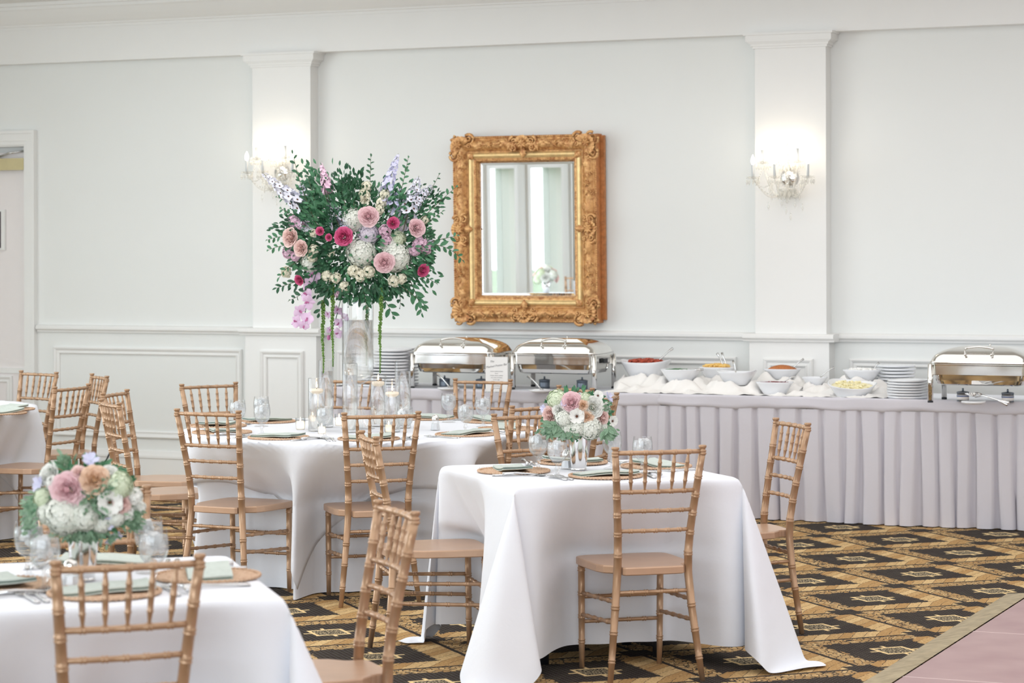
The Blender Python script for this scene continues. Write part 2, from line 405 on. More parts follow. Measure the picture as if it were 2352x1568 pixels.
# floor: patterned carpet
def carpet():
    m, t, b = newmat('patterned_carpet')
    tc = t.nodes.new('ShaderNodeTexCoord'); sx = t.nodes.new('ShaderNodeSeparateXYZ'); t.links.new(tc.outputs['Object'], sx.inputs[0])
    A = G(2067.5, 1238.3); L = .6832 * sqrt(2)
    x = S(t, sx.outputs[0]) - A.x; y = S(t, sx.outputs[1]) - A.y
    wob = (noise(t, 22, 2) - .5) * .016
    u0 = (x - y) * (1 / L); v0 = (x + y) * (1 / L)
    u = u0 + wob; v = v0 + (noise(t, 25, 2) - .5) * .016
    fu = (u + .5).fract() - .5; fv = (v + .5).fract() - .5
    au = fu.abs(); av = fv.abs(); mx = au.max(av); mn = au.min(av)
    # which band: positive side = slab blocks, negative = leaves
    isu = au > av
    sgn = isu * fu + (1 - isu) * fv
    along = isu * fv + (1 - isu) * fu
    black = (mx + (noise(t, 48, 3) - .5) * .10) < .292
    slab = ((along * 1.0 + mx * .8) * 11).fract()
    slabline = (slab < .055) * (noise(t, 30, 2) > .42)
    slabtone = ((along + mx * .8) * 11).op('FLOOR').op('MULTIPLY', 1.7).op('SINE') * .5 + .5
    vo = t.nodes.new('ShaderNodeTexVoronoi'); vo.feature = 'DISTANCE_TO_EDGE'; vo.inputs['Scale'].default_value = 36
    t.links.new(tc.outputs['Object'], vo.inputs['Vector']); leafline = S(t, vo.outputs['Distance']) < .06
    vc = t.nodes.new('ShaderNodeTexVoronoi'); vc.inputs['Scale'].default_value = 36; t.links.new(tc.outputs['Object'], vc.inputs['Vector'])
    sepc = t.nodes.new('ShaderNodeSeparateColor'); t.links.new(vc.outputs['Color'], sepc.inputs[0]); cellr = S(t, sepc.outputs[0])
    pos = sgn > 0
    dark = pos * slabline + (1 - pos) * leafline
    edge = (mx > .484) + (mn > .40) * (mx > .40)
    leafedge = (1 - pos) * (mx < (.315 + cellr * .05)) * (1 - black)
    dark = (dark + edge + leafedge + black).min(1.0)
    tone = pos * slabtone + (1 - pos) * cellr
    GO, GB, BL = rgb(176, 136, 86), rgb(238, 208, 154), rgb(24, 26, 31)
    n1 = noise(t, 95, 4, rough=.7)
    gold = mixc(t, (tone * .6 + (n1 - .5) * 2.4), GO, GB)
    # dotted ground
    du = (u0 * 34).fract() - .5; dv = (v0 * 34).fract() - .5
    dot = (du * du + dv * dv) < .045
    blk = mixc(t, dot * .55, BL, rgb(104, 108, 118))
    col = mixc(t, dark * .94, gold, blk)
    # centre motif
    ring = (mx < .118) * (mx > .094); inner = mx < .094
    tips = (mn < .012) * (mx < .17)
    spk = noise(t, 120, 2) > .52
    incol = mixc(t, spk * .9, rgb(34, 33, 34), rgb(206, 186, 150))
    col = mixc(t, inner, col, incol); col = mixc(t, (ring + tips * (mx > .118)).min(1.0), col, GB)
    t.links.new(col.k, b.inputs['Base Color']); b.inputs['Roughness'].default_value = .95; b.inputs['Specular IOR Level'].default_value = .15
    bump(t, b, noise(t, 400, 2), .6, .004)
    return m
mb = MB(); mb.add([(XL, YR, 0), (XR, YR, 0), (XR, D, 0), (XL, D, 0)], [(0, 1, 2, 3)], 0, False); struct('floor', mb, carpet())
# dance floor: pink boards in squares with a gold ramp edge
PINK = mat('pink_wood_vinyl', rgb(178, 148, 146), .45, var=.1, vs=4, c2=rgb(166, 134, 134))
_t = PINK.node_tree
RAMP = mat('gold_aluminium_ramp', rgb(190, 172, 134), .42, .45, var=.12, vs=20, c2=rgb(158, 140, 104))
df = thing('dance_floor', 'pink wood-look dance floor of square sections with a gold ramp edge', 'dance floor', (-2.346, 11.64, 0))
n = 1.219
for i in range(5):
    for j in range(7):
        mb = MB(); mb.box((i * n + .004, -(j + 1) * n + .004, .0), ((i + 1) * n - .004, -j * n - .004, .020)); part('floor_section', mb, PINK, df)
mb = MB()
for i in range(1, 5): mb.box((i * n - .004, -7 * n, 0), (i * n + .004, 0, .0205))
for j in range(1, 7): mb.box((0, -j * n - .004, 0), (5 * n, -j * n + .004, .0205))
part('seam_strip', mb, mat('pale_seam', rgb(226, 204, 200), .4), df)
w = .135
mb = MB(); 
mb.add([(-w, -7 * n, .001), (-w * .33, -7 * n, .020), (0, -7 * n, .023), (0, 0, .023), (-w * .33, w * .33, .020), (-w, w, .001)], [(0, 1, 4, 5), (1, 2, 3, 4)], 0, False)
part('ramp_edge', mb, RAMP, df)
mb = MB(); mb.add([(-w, w, .001), (-w * .33, w * .33, .020), (0, 0, .023), (5 * n, 0, .023), (5 * n, w * .33, .020), (5 * n, w, .001)], [(0, 1, 4, 5), (1, 2, 3, 4)], 0, False)
part('ramp_edge', mb, RAMP, df)

# ------------------------------------------------------------------ chiavari chairs
def lerp(a, b, t): return a + (b - a) * t
def bamboo(mb, path, rads, rings, seg=10, rr=.0028, mi=0):
    """tube along path (list of Vectors) with double raised rings at the given arc fractions"""
    P = [Vector(p) for p in path]; n = len(P)
    L = [0]
    for i in range(1, n): L.append(L[-1] + (P[i] - P[i - 1]).length)
    T = L[-1]
    def at(s):
        s = max(0, min(T, s))
        for i in range(1, n):
            if s <= L[i] + 1e-9:
                t = (s - L[i - 1]) / max(1e-9, L[i] - L[i - 1]); return P[i - 1].lerp(P[i], t), lerp(rads[i - 1], rads[i], t)
        return P[-1], rads[-1]
    ks = {round(s, 5): 0 for s in L}
    for r in rings:
        for d, e in ((-.0085, 0), (-.0065, 1), (-.0045, 1), (-.001, .15), (.001, .15), (.0045, 1), (.0065, 1), (.0085, 0)):
            ks[round(r * T + d, 5)] = e
    pts = []; rs = []
    for s in sorted(ks):
        if s < -2e-5 or s > T + 2e-5: continue
        p, r = at(s); pts.append(p); rs.append(r + rr * ks[s])
    mb.tube(pts, rs, seg, mi)
def single(mb, a, b, r, nr=4, seg=8, bow=None, rr=.0022):
    a, b = Vector(a), Vector(b); pts = []
    for i in range(9):
        t = i / 8; p = a.lerp(b, t)
        if bow is not None: p += Vector(bow) * (1 - (2 * t - 1) ** 2)
        pts.append(p)
    bamboo(mb, pts, [r] * 9, [(k + 1) / (nr + 1) for k in range(nr)], seg, rr)
POST = [(.190, -.240, 0, .0108), (.176, -.226, .12, .0138), (.158, -.208, .28, .0156), (.146, -.200, .42, .0164), (.145, -.204, .50, .0162), (.149, -.217, .59, .0156), (.156, -.231, .67, .0152), (.163, -.246, .745, .0147), (.172, -.264, .84, .0140), (.1775, -.273, .885, .0136)]
def postat(z):
    for a, b in zip(POST, POST[1:]):
        if a[2] <= z <= b[2]:
            t = (z - a[2]) / (b[2] - a[2]); return lerp(a[0], b[0], t), lerp(a[1], b[1], t)
    return POST[-1][0], POST[-1][1]
def make_chair():
    t = thing('chiavari_chair', 'x', 'chair')
    # seat
    mb = MB(); out = []
    half = [(0, .212), (.10, .212), (.150, .208), (.178, .196), (.192, .176), (.197, .14), (.196, .02), (.190, -.07), (.176, -.118), (.150, -.142), (.132, -.158), (.126, -.176), (.127, -.212), (.118, -.222), (.06, -.226), (0, -.226)]
    ol = half + [(-x, y) for x, y in half[-2:0:-1]]
    ol = ol[::-1]
    n = len(ol); vs = []; lay = [(.966, .418), (.985, .418 - .001), (1, .421), (1, .445), (.985, .450), (.965, .4505)]
    lay = [(.97, .417), (1, .421), (1, .444), (.99, .4485), (.97, .4495)]
    for sc, z in lay: vs += [(x * sc, y * sc, z) for x, y in ol]
    fs = [tuple(range(n - 1, -1, -1))] + [(k * n + i, k * n + (i + 1) % n, (k + 1) * n + (i + 1) % n, (k + 1) * n + i) for k in range(len(lay) - 1) for i in range(n)]
    c = len(vs); vs.append((0, -.01, .4465)); k = len(lay) - 1
    fs += [(k * n + i, k * n + (i + 1) % n, c) for i in range(n)]
    mb.add(vs, fs, 0, False); part('seat', mb, SEATM, t)
    for s in (-1, 1):
        mb = MB(); pts = [(s * a, b, z) for a, b, z, r in POST]; rads = [r for *_, r in POST]
        tot = .92
        ringz = [.09, .20, .30, .505, .59, .668, .744, .818]
        bamboo(mb, pts, rads, [z / .915 + .004 for z in ringz], 12, .0024)
        x, y, z = pts[-1]
        F = [(.0126, .882), (.0152, .886), (.0152, .889), (.013, .891), (.0128, .893), (.0152, .896), (.0152, .899), (.0122, .901), (.0108, .904), (.0118, .907), (.0152, .911), (.0158, .917), (.0140, .920), (0.0001, .9205)]
        mb.lathe(F, 12, 0, Matrix.Translation((s * .1785, -.275, 0)), cap=False)
        part('back_post', mb, CHAIRM, t)
        mb = MB(); q = [(s * .165, .185, 0), (s * .166, .183, .10), (s * .167, .181, .26), (s * .168, .180, .415)]
        bamboo(mb, q, [.0105, .0125, .0138, .0138], [.26, .50, .72, .955], 12, .0024); part('front_leg', mb, CHAIRM, t)
        mb = MB()
        zf, zr = .302, .315
        xr, yr = postat(zr); single(mb, (s * .167, .181, zf), (s * xr, yr, zr), .0078, 4); part('stretcher', mb, CHAIRM, t)
        zf, zr = .215, .235
        xr, yr = postat(zr); mb = MB(); single(mb, (s * .167, .181, zf), (s * xr, yr, zr), .0078, 4); part('stretcher', mb, CHAIRM, t)
    for zz, front in ((.285, 1), (.186, 1), (.350, 0)):
        mb = MB()
        if front: single(mb, (-.166, .182, zz), (.166, .182, zz), .0078, 4)
        else:
            x, y = postat(zz); single(mb, (-x, y, zz), (x, y, zz), .0078, 4)
        part('stretcher', mb, CHAIRM, t)
    def bowp(z, u, bow):
        x, y = postat(z); return Vector((lerp(-x, x, u), y - bow * (1 - (2 * u - 1) ** 2), z))
    for zz, r, bow in ((.8965, .0092, .018), (.744, .0086, .016), (.668, .0078, .015), (.590, .0078, .014)):
        mb = MB(); pts = [bowp(zz, i / 10, bow) for i in range(11)]
        bamboo(mb, pts, [r] * 11, [(k + 1) / 6 for k in range(5)], 10, .0022)
        part('top_rail' if zz > .8 else 'rail', mb, CHAIRM, t)
    for k in range(5):
        u = (k + 1) / 6; a = bowp(.744, u, .016); b = bowp(.8965, u, .018)
        mb = MB(); pts = []; rs = []
        for f, r in ((0, .0042), (.05, .0042), (.12, .0052), (.24, .0078), (.26, .0098), (.28, .0078), (.49, .0084), (.51, .0104), (.53, .0084), (.72, .0078), (.74, .0098), (.76, .0078), (.9, .0052), (1, .0042)):
            pts.append(a.lerp(b, f)); rs.append(r)
        mb.tube(pts, rs, 8); part('spindle', mb, CHAIRM, t)
    return t
chair0 = make_chair(); used = [False]
CH_POS = []
def chair(xl, yl, xr, yr, away, label, group, shift=0):
    pl, pr = G(xl, yl, .9205), G(xr, yr, .9205)
    d = pr - pl; X = d.dot(RV); Zd = d.dot(FV); w = .357
    if abs(X) < w: Z = math.copysign(sqrt(w * w - X * X), Zd) * (.6 if X / w > .97 else 1)
    else: Z = 0
    if X / w > .93: Z = Z * .4 + Zd * .6
    mid = (pl + pr) / 2
    dv = (RV * X + FV * Z).normalized()
    if not away: dv = -dv
    ang = atan2(dv.y, dv.x)
    fwd = Vector((-dv.y, dv.x, 0))
    base = mid + fwd * .275 + FV * shift; base.z = 0
    CH_POS.append((base.copy(), ang))
    if not used[0]:
        used[0] = True; c = chair0; c.location = base; c.rotation_euler = (0, 0, ang); c['label'] = label; c['group'] = group
    else: c = dup(chair0, base, ang, label, group)
    return c
g1 = 'gold bamboo-style chairs around the tables'
chair(1412.7, 1026.5, 1614, 1021, True, 'gold bamboo chair seen from behind at the near side of the small square table', g1)
chair(1781.3, 958, 1856.5, 971, False, 'gold bamboo chair on the carpet at the buffet side of the small square table', g1)
chair(834.7, 982.7, 864.7, 1001, True, 'gold bamboo chair turned sideways, its whole seat showing against the small square table cloth', g1, shift=-.07)
chair(869.4, 1146, 952.9, 1174, False, 'blurred gold bamboo chair in the foreground, at the right end of the nearest table', g1)
chair(124, 1287.4, 461.4, 1270, True, 'large blurred gold chair back in front of the nearest table', g1)
chair(1134.7, 949.3, 1294, 944.5, False, 'gold bamboo chair facing us on the far side of the small square table', g1)
chair(1176, 931.5, 1281, 922, True, 'gold bamboo chair half hidden behind the far chair of the square table', g1)
chair(1284, 884, 1360, 890, False, 'gold bamboo chair with its back just above the bouquet of the small square table', g1)
chair(1379, 909, 1416.6, 901, True, 'gold bamboo chair nearly edge-on behind the bouquet of the small square table', g1)
chair(1046, 867.8, 1172.4, 871, False, 'gold bamboo chair in front of the buffet menu card, facing us', g1)
chair(748, 867, 872, 869.5, False, 'gold bamboo chair hidden behind the glass vase and candle cylinders', g1)
chair(419, 880.6, 540, 877, False, 'gold bamboo chair facing us at the back of the round table, before the wall panels', g1)
chair(407.5, 937, 547.2, 942.6, True, 'olive-gold bamboo chair pulled out at the front of the round table, seat fully visible', g1)
chair(788, 947.4, 963, 942.7, True, 'gold bamboo chair seen squarely from behind in front of the tall flower vase', g1)
chair(236.6, 901.4, 291.8, 893, False, 'farther of two overlapping gold chairs seen above the blurred peach bouquet', g1)
chair(236, 914, 271, 925, True, 'nearer of two overlapping gold chairs seen above the blurred peach bouquet', g1)
chair(44, 851, 134, 852.5, False, 'gold bamboo chair facing us beside the door', g1)
chair(127.6, 886.7, 201.5, 880.5, True, 'olive-gold bamboo chair at the near side of the far corner table', g1)
chair(212.4, 856.5, 244.3, 863, False, 'gold bamboo chair nearest the wall panels at the far corner table', g1)
chair(97, 1121, 331, 1117, False, 'gold bamboo chair behind the blurred peach and pink bouquet', g1)

# ------------------------------------------------------------------ tables and cloths
UC = lambda X, Z: Vector((RV * X + FV * Z))
def zrot(v, a): return Vector((v.x * cos(a) - v.y * sin(a), v.x * sin(a) + v.y * cos(a), v.z))
def square_cloth(seed, a=.472, c=1.16, top=.7605, N=72, floor=.006, corner=((1, 1), (1, 1), (1, 1), (1, 1)), smalls=1.0):
    rnd = random.Random(seed)
    ph = [rnd.uniform(0, 6.28) for _ in range(16)]
    def side_wave(u, h, k):   # u along side in -1..1, h hang depth
        e = min(1, h / .6)
        return e * (.022 * sin(u * 3.1 + ph[k]) + .010 * sin(u * 7.3 + ph[k + 4]) + .012) * smalls
    vs = []
    for j in range(N + 1):
        for i in range(N + 1):
            # denser near the table edge
            p = -c + 2 * c * i / N; q = -c + 2 * c * j / N
            ax, ay = abs(p), abs(q); sx = 1 if p >= 0 else -1; sy = 1 if q >= 0 else -1
            if ax <= a and ay <= a: vs.append(Vector((p, q, top + .0012 * sin(p * 9 + ph[0]) * sin(q * 8)))); continue
            def hang(h, out, lat_extra=0):
                r = .016
                if h < r * 1.571:
                    t = h / r; return r * sin(t), -r * (1 - cos(t))
                hh = h - r * 1.571; return r + out, -r - hh
            if ay <= a:
                h = ax - a; k = 0 if sx > 0 else 1; o, z = hang(h, side_wave(q / a, h, k) + .03 * h); zz = top + z
                zz2 = max(zz, floor); vs.append(Vector((sx * (a + o + (zz2 - zz)), q * (1 + .015 * h), zz2))); continue
            if ax <= a:
                h = ay - a; k = 2 if sy > 0 else 3; o, z = hang(h, side_wave(p / a, h, k) + .03 * h); zz = top + z
                zz2 = max(zz, floor); vs.append(Vector((p * (1 + .015 * h), sy * (a + o + (zz2 - zz)), zz2))); continue
            dx, dy = ax - a, ay - a; rho = hypot(dx, dy); phi = atan2(dy, dx)   # 0 : belongs to x side
            ci = (0 if sx > 0 else 1) + (0 if sy > 0 else 2)
            tw, fl = corner[ci]
            th = 4 * phi
            R = .25 if fl > .45 else .13
            out = R * (1 - cos(th)) * fl; lat = R * sin(th) * 1.05
            # extra folds
            e = sin(2 * phi) ** 2
            out += e * .045 * sin(th * 1.5 + ph[8 + ci]) * min(1, rho / .5); lat += e * .05 * sin(th * 2 + ph[12 + ci]) * min(1, rho / .5)
            lat += (tw - 1) * out
            # lat>0 for phi small : toward +y (extension of the x side)
            ox = (out - lat) / sqrt(2); oy = (out + lat) / sqrt(2)
            wsx = side_wave(sy * 1.0, rho, 0 if sx > 0 else 1) + .03 * rho; wsy = side_wave(sx * 1.0, rho, 2 if sy > 0 else 3) + .03 * rho
            f = phi / (pi / 2)
            nn = sqrt(1 + ox * ox + oy * oy)
            x = a + .016 * cos(phi * .999) + rho * ox / nn + wsx * (1 - f) ** 2 + .012 * rho * 0
            y = a + .016 * sin(phi * .999) + rho * oy / nn + wsy * f ** 2
            if rho < .025: 
                o, z = hang(rho, 0); x = a + o * cos(phi); y = a + o * sin(phi); vs.append(Vector((sx * x, sy * y, top + z))); continue
            z = top - .016 - (rho - .025) / nn
            if z < floor:
                ex = floor - z; l = hypot(ox, oy) + 1e-6; pf = .75 if fl > .65 else .4; x += ox / l * ex * pf; y += oy / l * ex * pf
                z = floor + .02 * abs(sin(ex * 14 + phi * 5)) * min(1, ex * 4)
            vs.append(Vector((sx * x, sy * y, z)))
    fs = [(j * (N + 1) + i, j * (N + 1) + i + 1, (j + 1) * (N + 1) + i + 1, (j + 1) * (N + 1) + i) for j in range(N) for i in range(N)]
    mb = MB(); mb.add(vs, fs, 0, True); return mb
def finish_cloth(o, sub=1, th=.0015):
    if sub: s = o.modifiers.new('smooth', 'SUBSURF'); s.levels = sub; s.render_levels = sub
    return o
def square_table(name_label, X, Z, ang, seed, corner, cloth_label):
    p = UC(X, Z); rz = ang + (-TH)
    rz = TH * -1 * -1 + ang  # placeholder, replaced below
    ux = RV * cos(ang) + FV * sin(ang); rz = atan2(ux.y, ux.x)
    t = thing('banquet_table', name_label, 'table', p, rz, None)
    mb = MB(); mb.box((-.462, -.462, .722), (.462, .462, .752)); part('tabletop', mb, mat('table_board' + str(seed), rgb(150, 130, 110), .6), t)
    for sx in (-1, 1):
        for sy in (-1, 1):
            mb = MB(); mb.tube([(sx * .25, sy * .17, .723), (sx * .25, sy * .17, .10)], .019, 10); mb.tube([(sx * .25, sy * .17, .11), (sx * .25, sy * .17, 0)], .021, 10, 1); part('leg', mb, [mat('blue_grey_table_leg', rgb(96, 106, 120), .4, .5) if 'blue_grey_table_leg' not in MATS else MATS['blue_grey_table_leg'], DARK], t)
    c = square_cloth(seed, corner=corner).build('tablecloth', CLOTH); c.location = p; c.rotation_euler = (0, 0, rz)
    tag(c, cloth_label, 'tablecloth'); finish_cloth(c)
    return p, rz
T1 = square_table('small square table under a white cloth, grey legs just showing below', .304, 10.04, radians(19.5), 11, ((1, .5), (1, .35), (.85, .60), (1.1, .72)), 'white cloth on the small square table, its corners trailing on the carpet')
T3 = square_table('nearest square table under a white cloth with a blurred bouquet', -1.187, 6.68, radians(15.5), 23, ((1, 1), (1, 1), (1, .8), (1, 1)), 'white cloth on the nearest table, blurred in the foreground')

def round_folds(seed, n):
    rnd = random.Random(seed); ks = [(rnd.randint(n - 4, n + 5), rnd.uniform(0, 6.28), rnd.uniform(.5, 1)) for _ in range(4)]
    return lambda a: sum(w * sin(k * a + p) for k, p, w in ks) / 2.0
def round_table(X, Z, seed, cang, l1, l2, l3):
    p = UC(X, Z); R = .905
    t = thing('round_table', l1, 'table', p, 0)
    mb = MB(); mb.lathe([(.895, .722), (.9, .73), (.9, .748), (.895, .755)], 64); part('tabletop', mb, MATS['table_board11'], t)
    for k in range(4):
        a = pi / 4 + k * pi / 2; mb = MB(); mb.tube([(.26 * cos(a), .26 * sin(a), .722), (.34 * cos(a), .34 * sin(a), 0)], .016, 8); part('leg', mb, DARK, t)
    F = round_folds(seed, 15)
    def under(u, v):
        a = 2 * pi * u
        if v < .15: r = R * v / .15; return Vector((r * cos(a), r * sin(a), .757))
        h = (v - .15) / .85; z = .757 - h * .752
        r = R + .012 * min(1, h * 12) + .05 * h + F(a) * .026 * h ** .8 * min(1, h * 2)
        return Vector((r * cos(a), r * sin(a), z))
    mb = MB(); mb.grid(under, 200, 26, closeu=True)
    c = mb.build('tablecloth', CLOTH); c.location = p; tag(c, l2, 'tablecloth')
    # square overlay, corners hanging
    F2 = round_folds(seed + 5, 9); half = 1.15; N = 84
    vs = []
    for j in range(N + 1):
        for i in range(N + 1):
            x = -half + 2 * half * i / N; y = -half + 2 * half * j / N; r = hypot(x, y); a = atan2(y, x)
            if r < R: vs.append(Vector((x, y, .7605))); continue
            h = r - R; rb = .02
            rr0 = R + .006 + .018 * min(1, h * 9) + .085 * h + (F2(a + cang) * .036 * min(1, h * 2.2) * (h + .05) ** .5) + max(0, F(a + cang) * .026 * (h / .75) ** .8 * min(1, h / .75 * 2)) + .016
            z = .7605 - max(0, h - .008) * .985
            vs.append(Vector((rr0 * cos(a), rr0 * sin(a), max(.012, z))))
    fs = [(j * (N + 1) + i, j * (N + 1) + i + 1, (j + 1) * (N + 1) + i + 1, (j + 1) * (N + 1) + i) for j in range(N) for i in range(N)]
    mb = MB(); mb.add(vs, fs); o = mb.build('table_overlay', CLOTH); o.location = p; o.rotation_euler = (0, 0, cang)
    s_ = o.modifiers.new('thickness', 'SOLIDIFY'); s_.thickness = .002; s_.offset = 1
    tag(o, l3, 'tablecloth'); return p
# overlay corner azimuth: aims a little left of the camera
def az(v): return atan2(v.y, v.x)
T2 = round_table(-.77, 12.45, 3, az(G(726, 1327, .1) - UC(-.77, 12.45)) - pi / 4, 'large round table carrying the tall vase of flowers', 'floor-length white undercloth of the large round table', 'white square overlay cloth with hanging corners on the large round table')
T4 = round_table(-3.76, 14.3, 9, 1.2, 'round table in the far corner by the door', 'floor-length white undercloth of the far corner table', 'white square overlay cloth on the far corner table')
TOP = .7625

# ------------------------------------------------------------------ buffet
YF = 14.45; YBk = 15.21
SEAM = PY(1515, 915, YF).x
BX0 = PY(760, 900, YF).x
def buffet(x0, x1, seed, tl, sl):
    t = thing('buffet_table', tl, 'table', ((x0 + x1) / 2, (YF + YBk) / 2, 0), 0)
    w = (x1 - x0) / 2 - .02; d = (YBk - YF) / 2 - .02
    mb = MB(); mb.box((-w, -d, .73), (w, d, .762)); part('tabletop', mb, MATS['table_board11'], t)
    for sx in (-1, 0, 1):
        for sy in (-1, 1):
            mb = MB(); mb.tube([(sx * (w - .2), sy * (d - .05), .73), (sx * (w - .2), sy * (d - .05), 0)], .016, 8); part('leg', mb, DARK, t)
    rnd = random.Random(seed)
    # top cloth
    def topf(u, v):
        x = lerp(-w - .025, w + .025, u); y = lerp(-d - .03, d + .02, v)
        return Vector((x, y, .768 + .0015 * sin(x * 9 + y * 11) - (.012 if v < .02 else 0)))
    mb = MB(); mb.grid(topf, 60, 14)
    o = mb.build('tablecloth', CLOTH); o.location = t.location; tag(o, sl + ' cover cloth', 'tablecloth')
    # box-pleated skirt around front and both ends
    segs = []
    path = [(-w - .03, d), (-w - .03, -d - .03), (w + .03, -d - .03), (w + .03, d)]
    pts = []
    for (ax, ay), (bx, by) in zip(path, path[1:]):
        L = hypot(bx - ax, by - ay); k = max(2, int(L / .0105)); nx, ny = (by - ay) / L, -(bx - ax) / L
        for i in range(k + 1): pts.append((ax + (bx - ax) * i / k, ay + (by - ay) * i / k, nx, ny))
    s = 0; arr = []; pitch = .118; nxt = .03; widths = []
    S_ = [0]
    for a, b in zip(pts, pts[1:]): S_.append(S_[-1] + hypot(b[0] - a[0], b[1] - a[1]))
    tot = S_[-1]; pl = []
    q = 0
    while q < tot: wd = pitch * rnd.uniform(.78, 1.25); pl.append((q, wd, rnd.uniform(.7, 1.3), rnd.uniform(-.3, .3))); q += wd
    rows = [(.700, 0), (.694, .25), (.66, .45), (.56, .7), (.42, .9), (.25, 1.05), (.1, 1.15), (.006, 1.25)]
    vs = []
    for z, amp in rows:
        for (x, y, nx, ny), ss in zip(pts, S_):
            for q, wd, k, ln in pl:
                if q <= ss < q + wd + 1e-6: break
            u = (ss - q) / wd
            hh = (.70 - z) / .70
            gap = .27 - .08 * hh + .08 * ln * hh
            e = min(u, 1 - u) * 2   # 0 at groove centre .. 1 mid pleat
            g = max(0, min(1, (e - gap * .55) / (.09 + .20 * hh)))
            g = g * g * (3 - 2 * g)
            dpt = (-.034 - .012 * hh) * k * (1 - g) + .010 * hh * sin(u * pi + ln) + .018 * hh * hh * sin(ss * 5.1 + k * 3) + .006 * hh * sin(ss * 43 + z * 9)
            dpt *= min(1, amp + .2)
            side = .012 * hh * sin(q * 17 + z * 3)
            vs.append(Vector((x - nx * dpt * -1 + ny * side, y + ny * dpt * 1 + nx * 0, z)))
    n = len(pts); fs = [(r * n + i, r * n + i + 1, (r + 1) * n + i + 1, (r + 1) * n + i) for r in range(len(rows) - 1) for i in range(n - 1)]
    mb = MB(); mb.add(vs, fs)
    sk = thing('table_skirt', sl, 'table skirt', t.location, 0)
    part('pleated_panel', mb, SKIRTM, sk)
    rows = [(.776, -.006), (.775, .006), (.762, .009), (.745, .008), (.725, .011), (.712, .010), (.703, .006), (.696, -.004)]; vs = []
    for z, o_ in rows:
        for (x, y, nx, ny), ss in zip(pts, S_):
            wv = .0045 * sin(ss * 7.3 + z * 30) + .003 * sin(ss * 19)
            vs.append(Vector((x + nx * (o_ + wv * .6), y + ny * (o_ + wv * .6), z + (wv * 1.2 if z < .775 else 0))))
    fs = [(r * n + i, r * n + i + 1, (r + 1) * n + i + 1, (r + 1) * n + i) for r in range(len(rows) - 1) for i in range(n - 1)]
    mb = MB(); mb.add(vs, fs); part('header_band', mb, SKIRTM, sk)
    return t
buffet(BX0, SEAM - .004, 5, 'skirted buffet table holding plates and two chafing dishes', 'pale pleated skirt of the buffet table under two chafing dishes')
buffet(SEAM + .004, 4.2, 8, 'skirted buffet table holding the white serving bowls', 'pale pleated skirt of the buffet table under the serving bowls')
BT = .770
def B(px, py, z=BT): return G(px, py, z)

# ---- plates
def plate_mesh(r=.132):
    mb = MB(); mb.lathe([(.0001, .004), (r * .55, .003), (r * .6, 0), (r * .64, 0), (r * .70, .002), (r * .985, .0085), (r, .010), (r, .0185), (r * .992, .0195), (r * .96, .0195), (r * .66, .009), (r * .58, .0075), (.0001, .0075)], 40, cap=False)
    return mb.mesh('plate', CHINA)
ORD_ = ['second', 'third', 'fourth', 'fifth', 'sixth', 'seventh', 'eighth', 'ninth', 'tenth', 'eleventh', 'twelfth']
PLM = plate_mesh(); first = [1]
def plates(x, y, n, desc, grp, me=PLM, dz=.0215, z0=BT, jit=.003):
    for k in range(n):
        o = obj('dinner_plate', me); o.location = (x + random.uniform(-jit, jit), y + random.uniform(-jit, jit), z0 + k * dz)
        o.rotation_euler = (0, 0, random.uniform(0, 6)); tag(o, ('topmost plate of the ' if k == n - 1 else ORD_[n - 2 - k] + ' plate down in the ') + desc, 'plate', grp)
for px, py, n, dsc in ((812, 897, 7, 'short plate stack behind the tall vase'), (876, 897, 12, 'tall plate stack directly right of the vase'), (917, 889, 12, 'tall plate stack beside the first chafing dish')):
    p = B(px, py - 5 if n > 8 else 894); plates(p.x, max(p.y, YF + .14), n, dsc, 'stacked dinner plates at the buffet start')
PLS = plate_mesh(.128)
p = B(2084, 916); plates(p.x, p.y + .02, 7, 'low front plate stack near the last chafing dish', 'plates beside the last chafing dish', PLS, .0185 * .55 + .0065)
p = B(2107, 893); plates(p.x, min(p.y, YBk - .14), 9, 'higher rear plate stack near the last chafing dish', 'plates beside the last chafing dish', PLS, .0205)

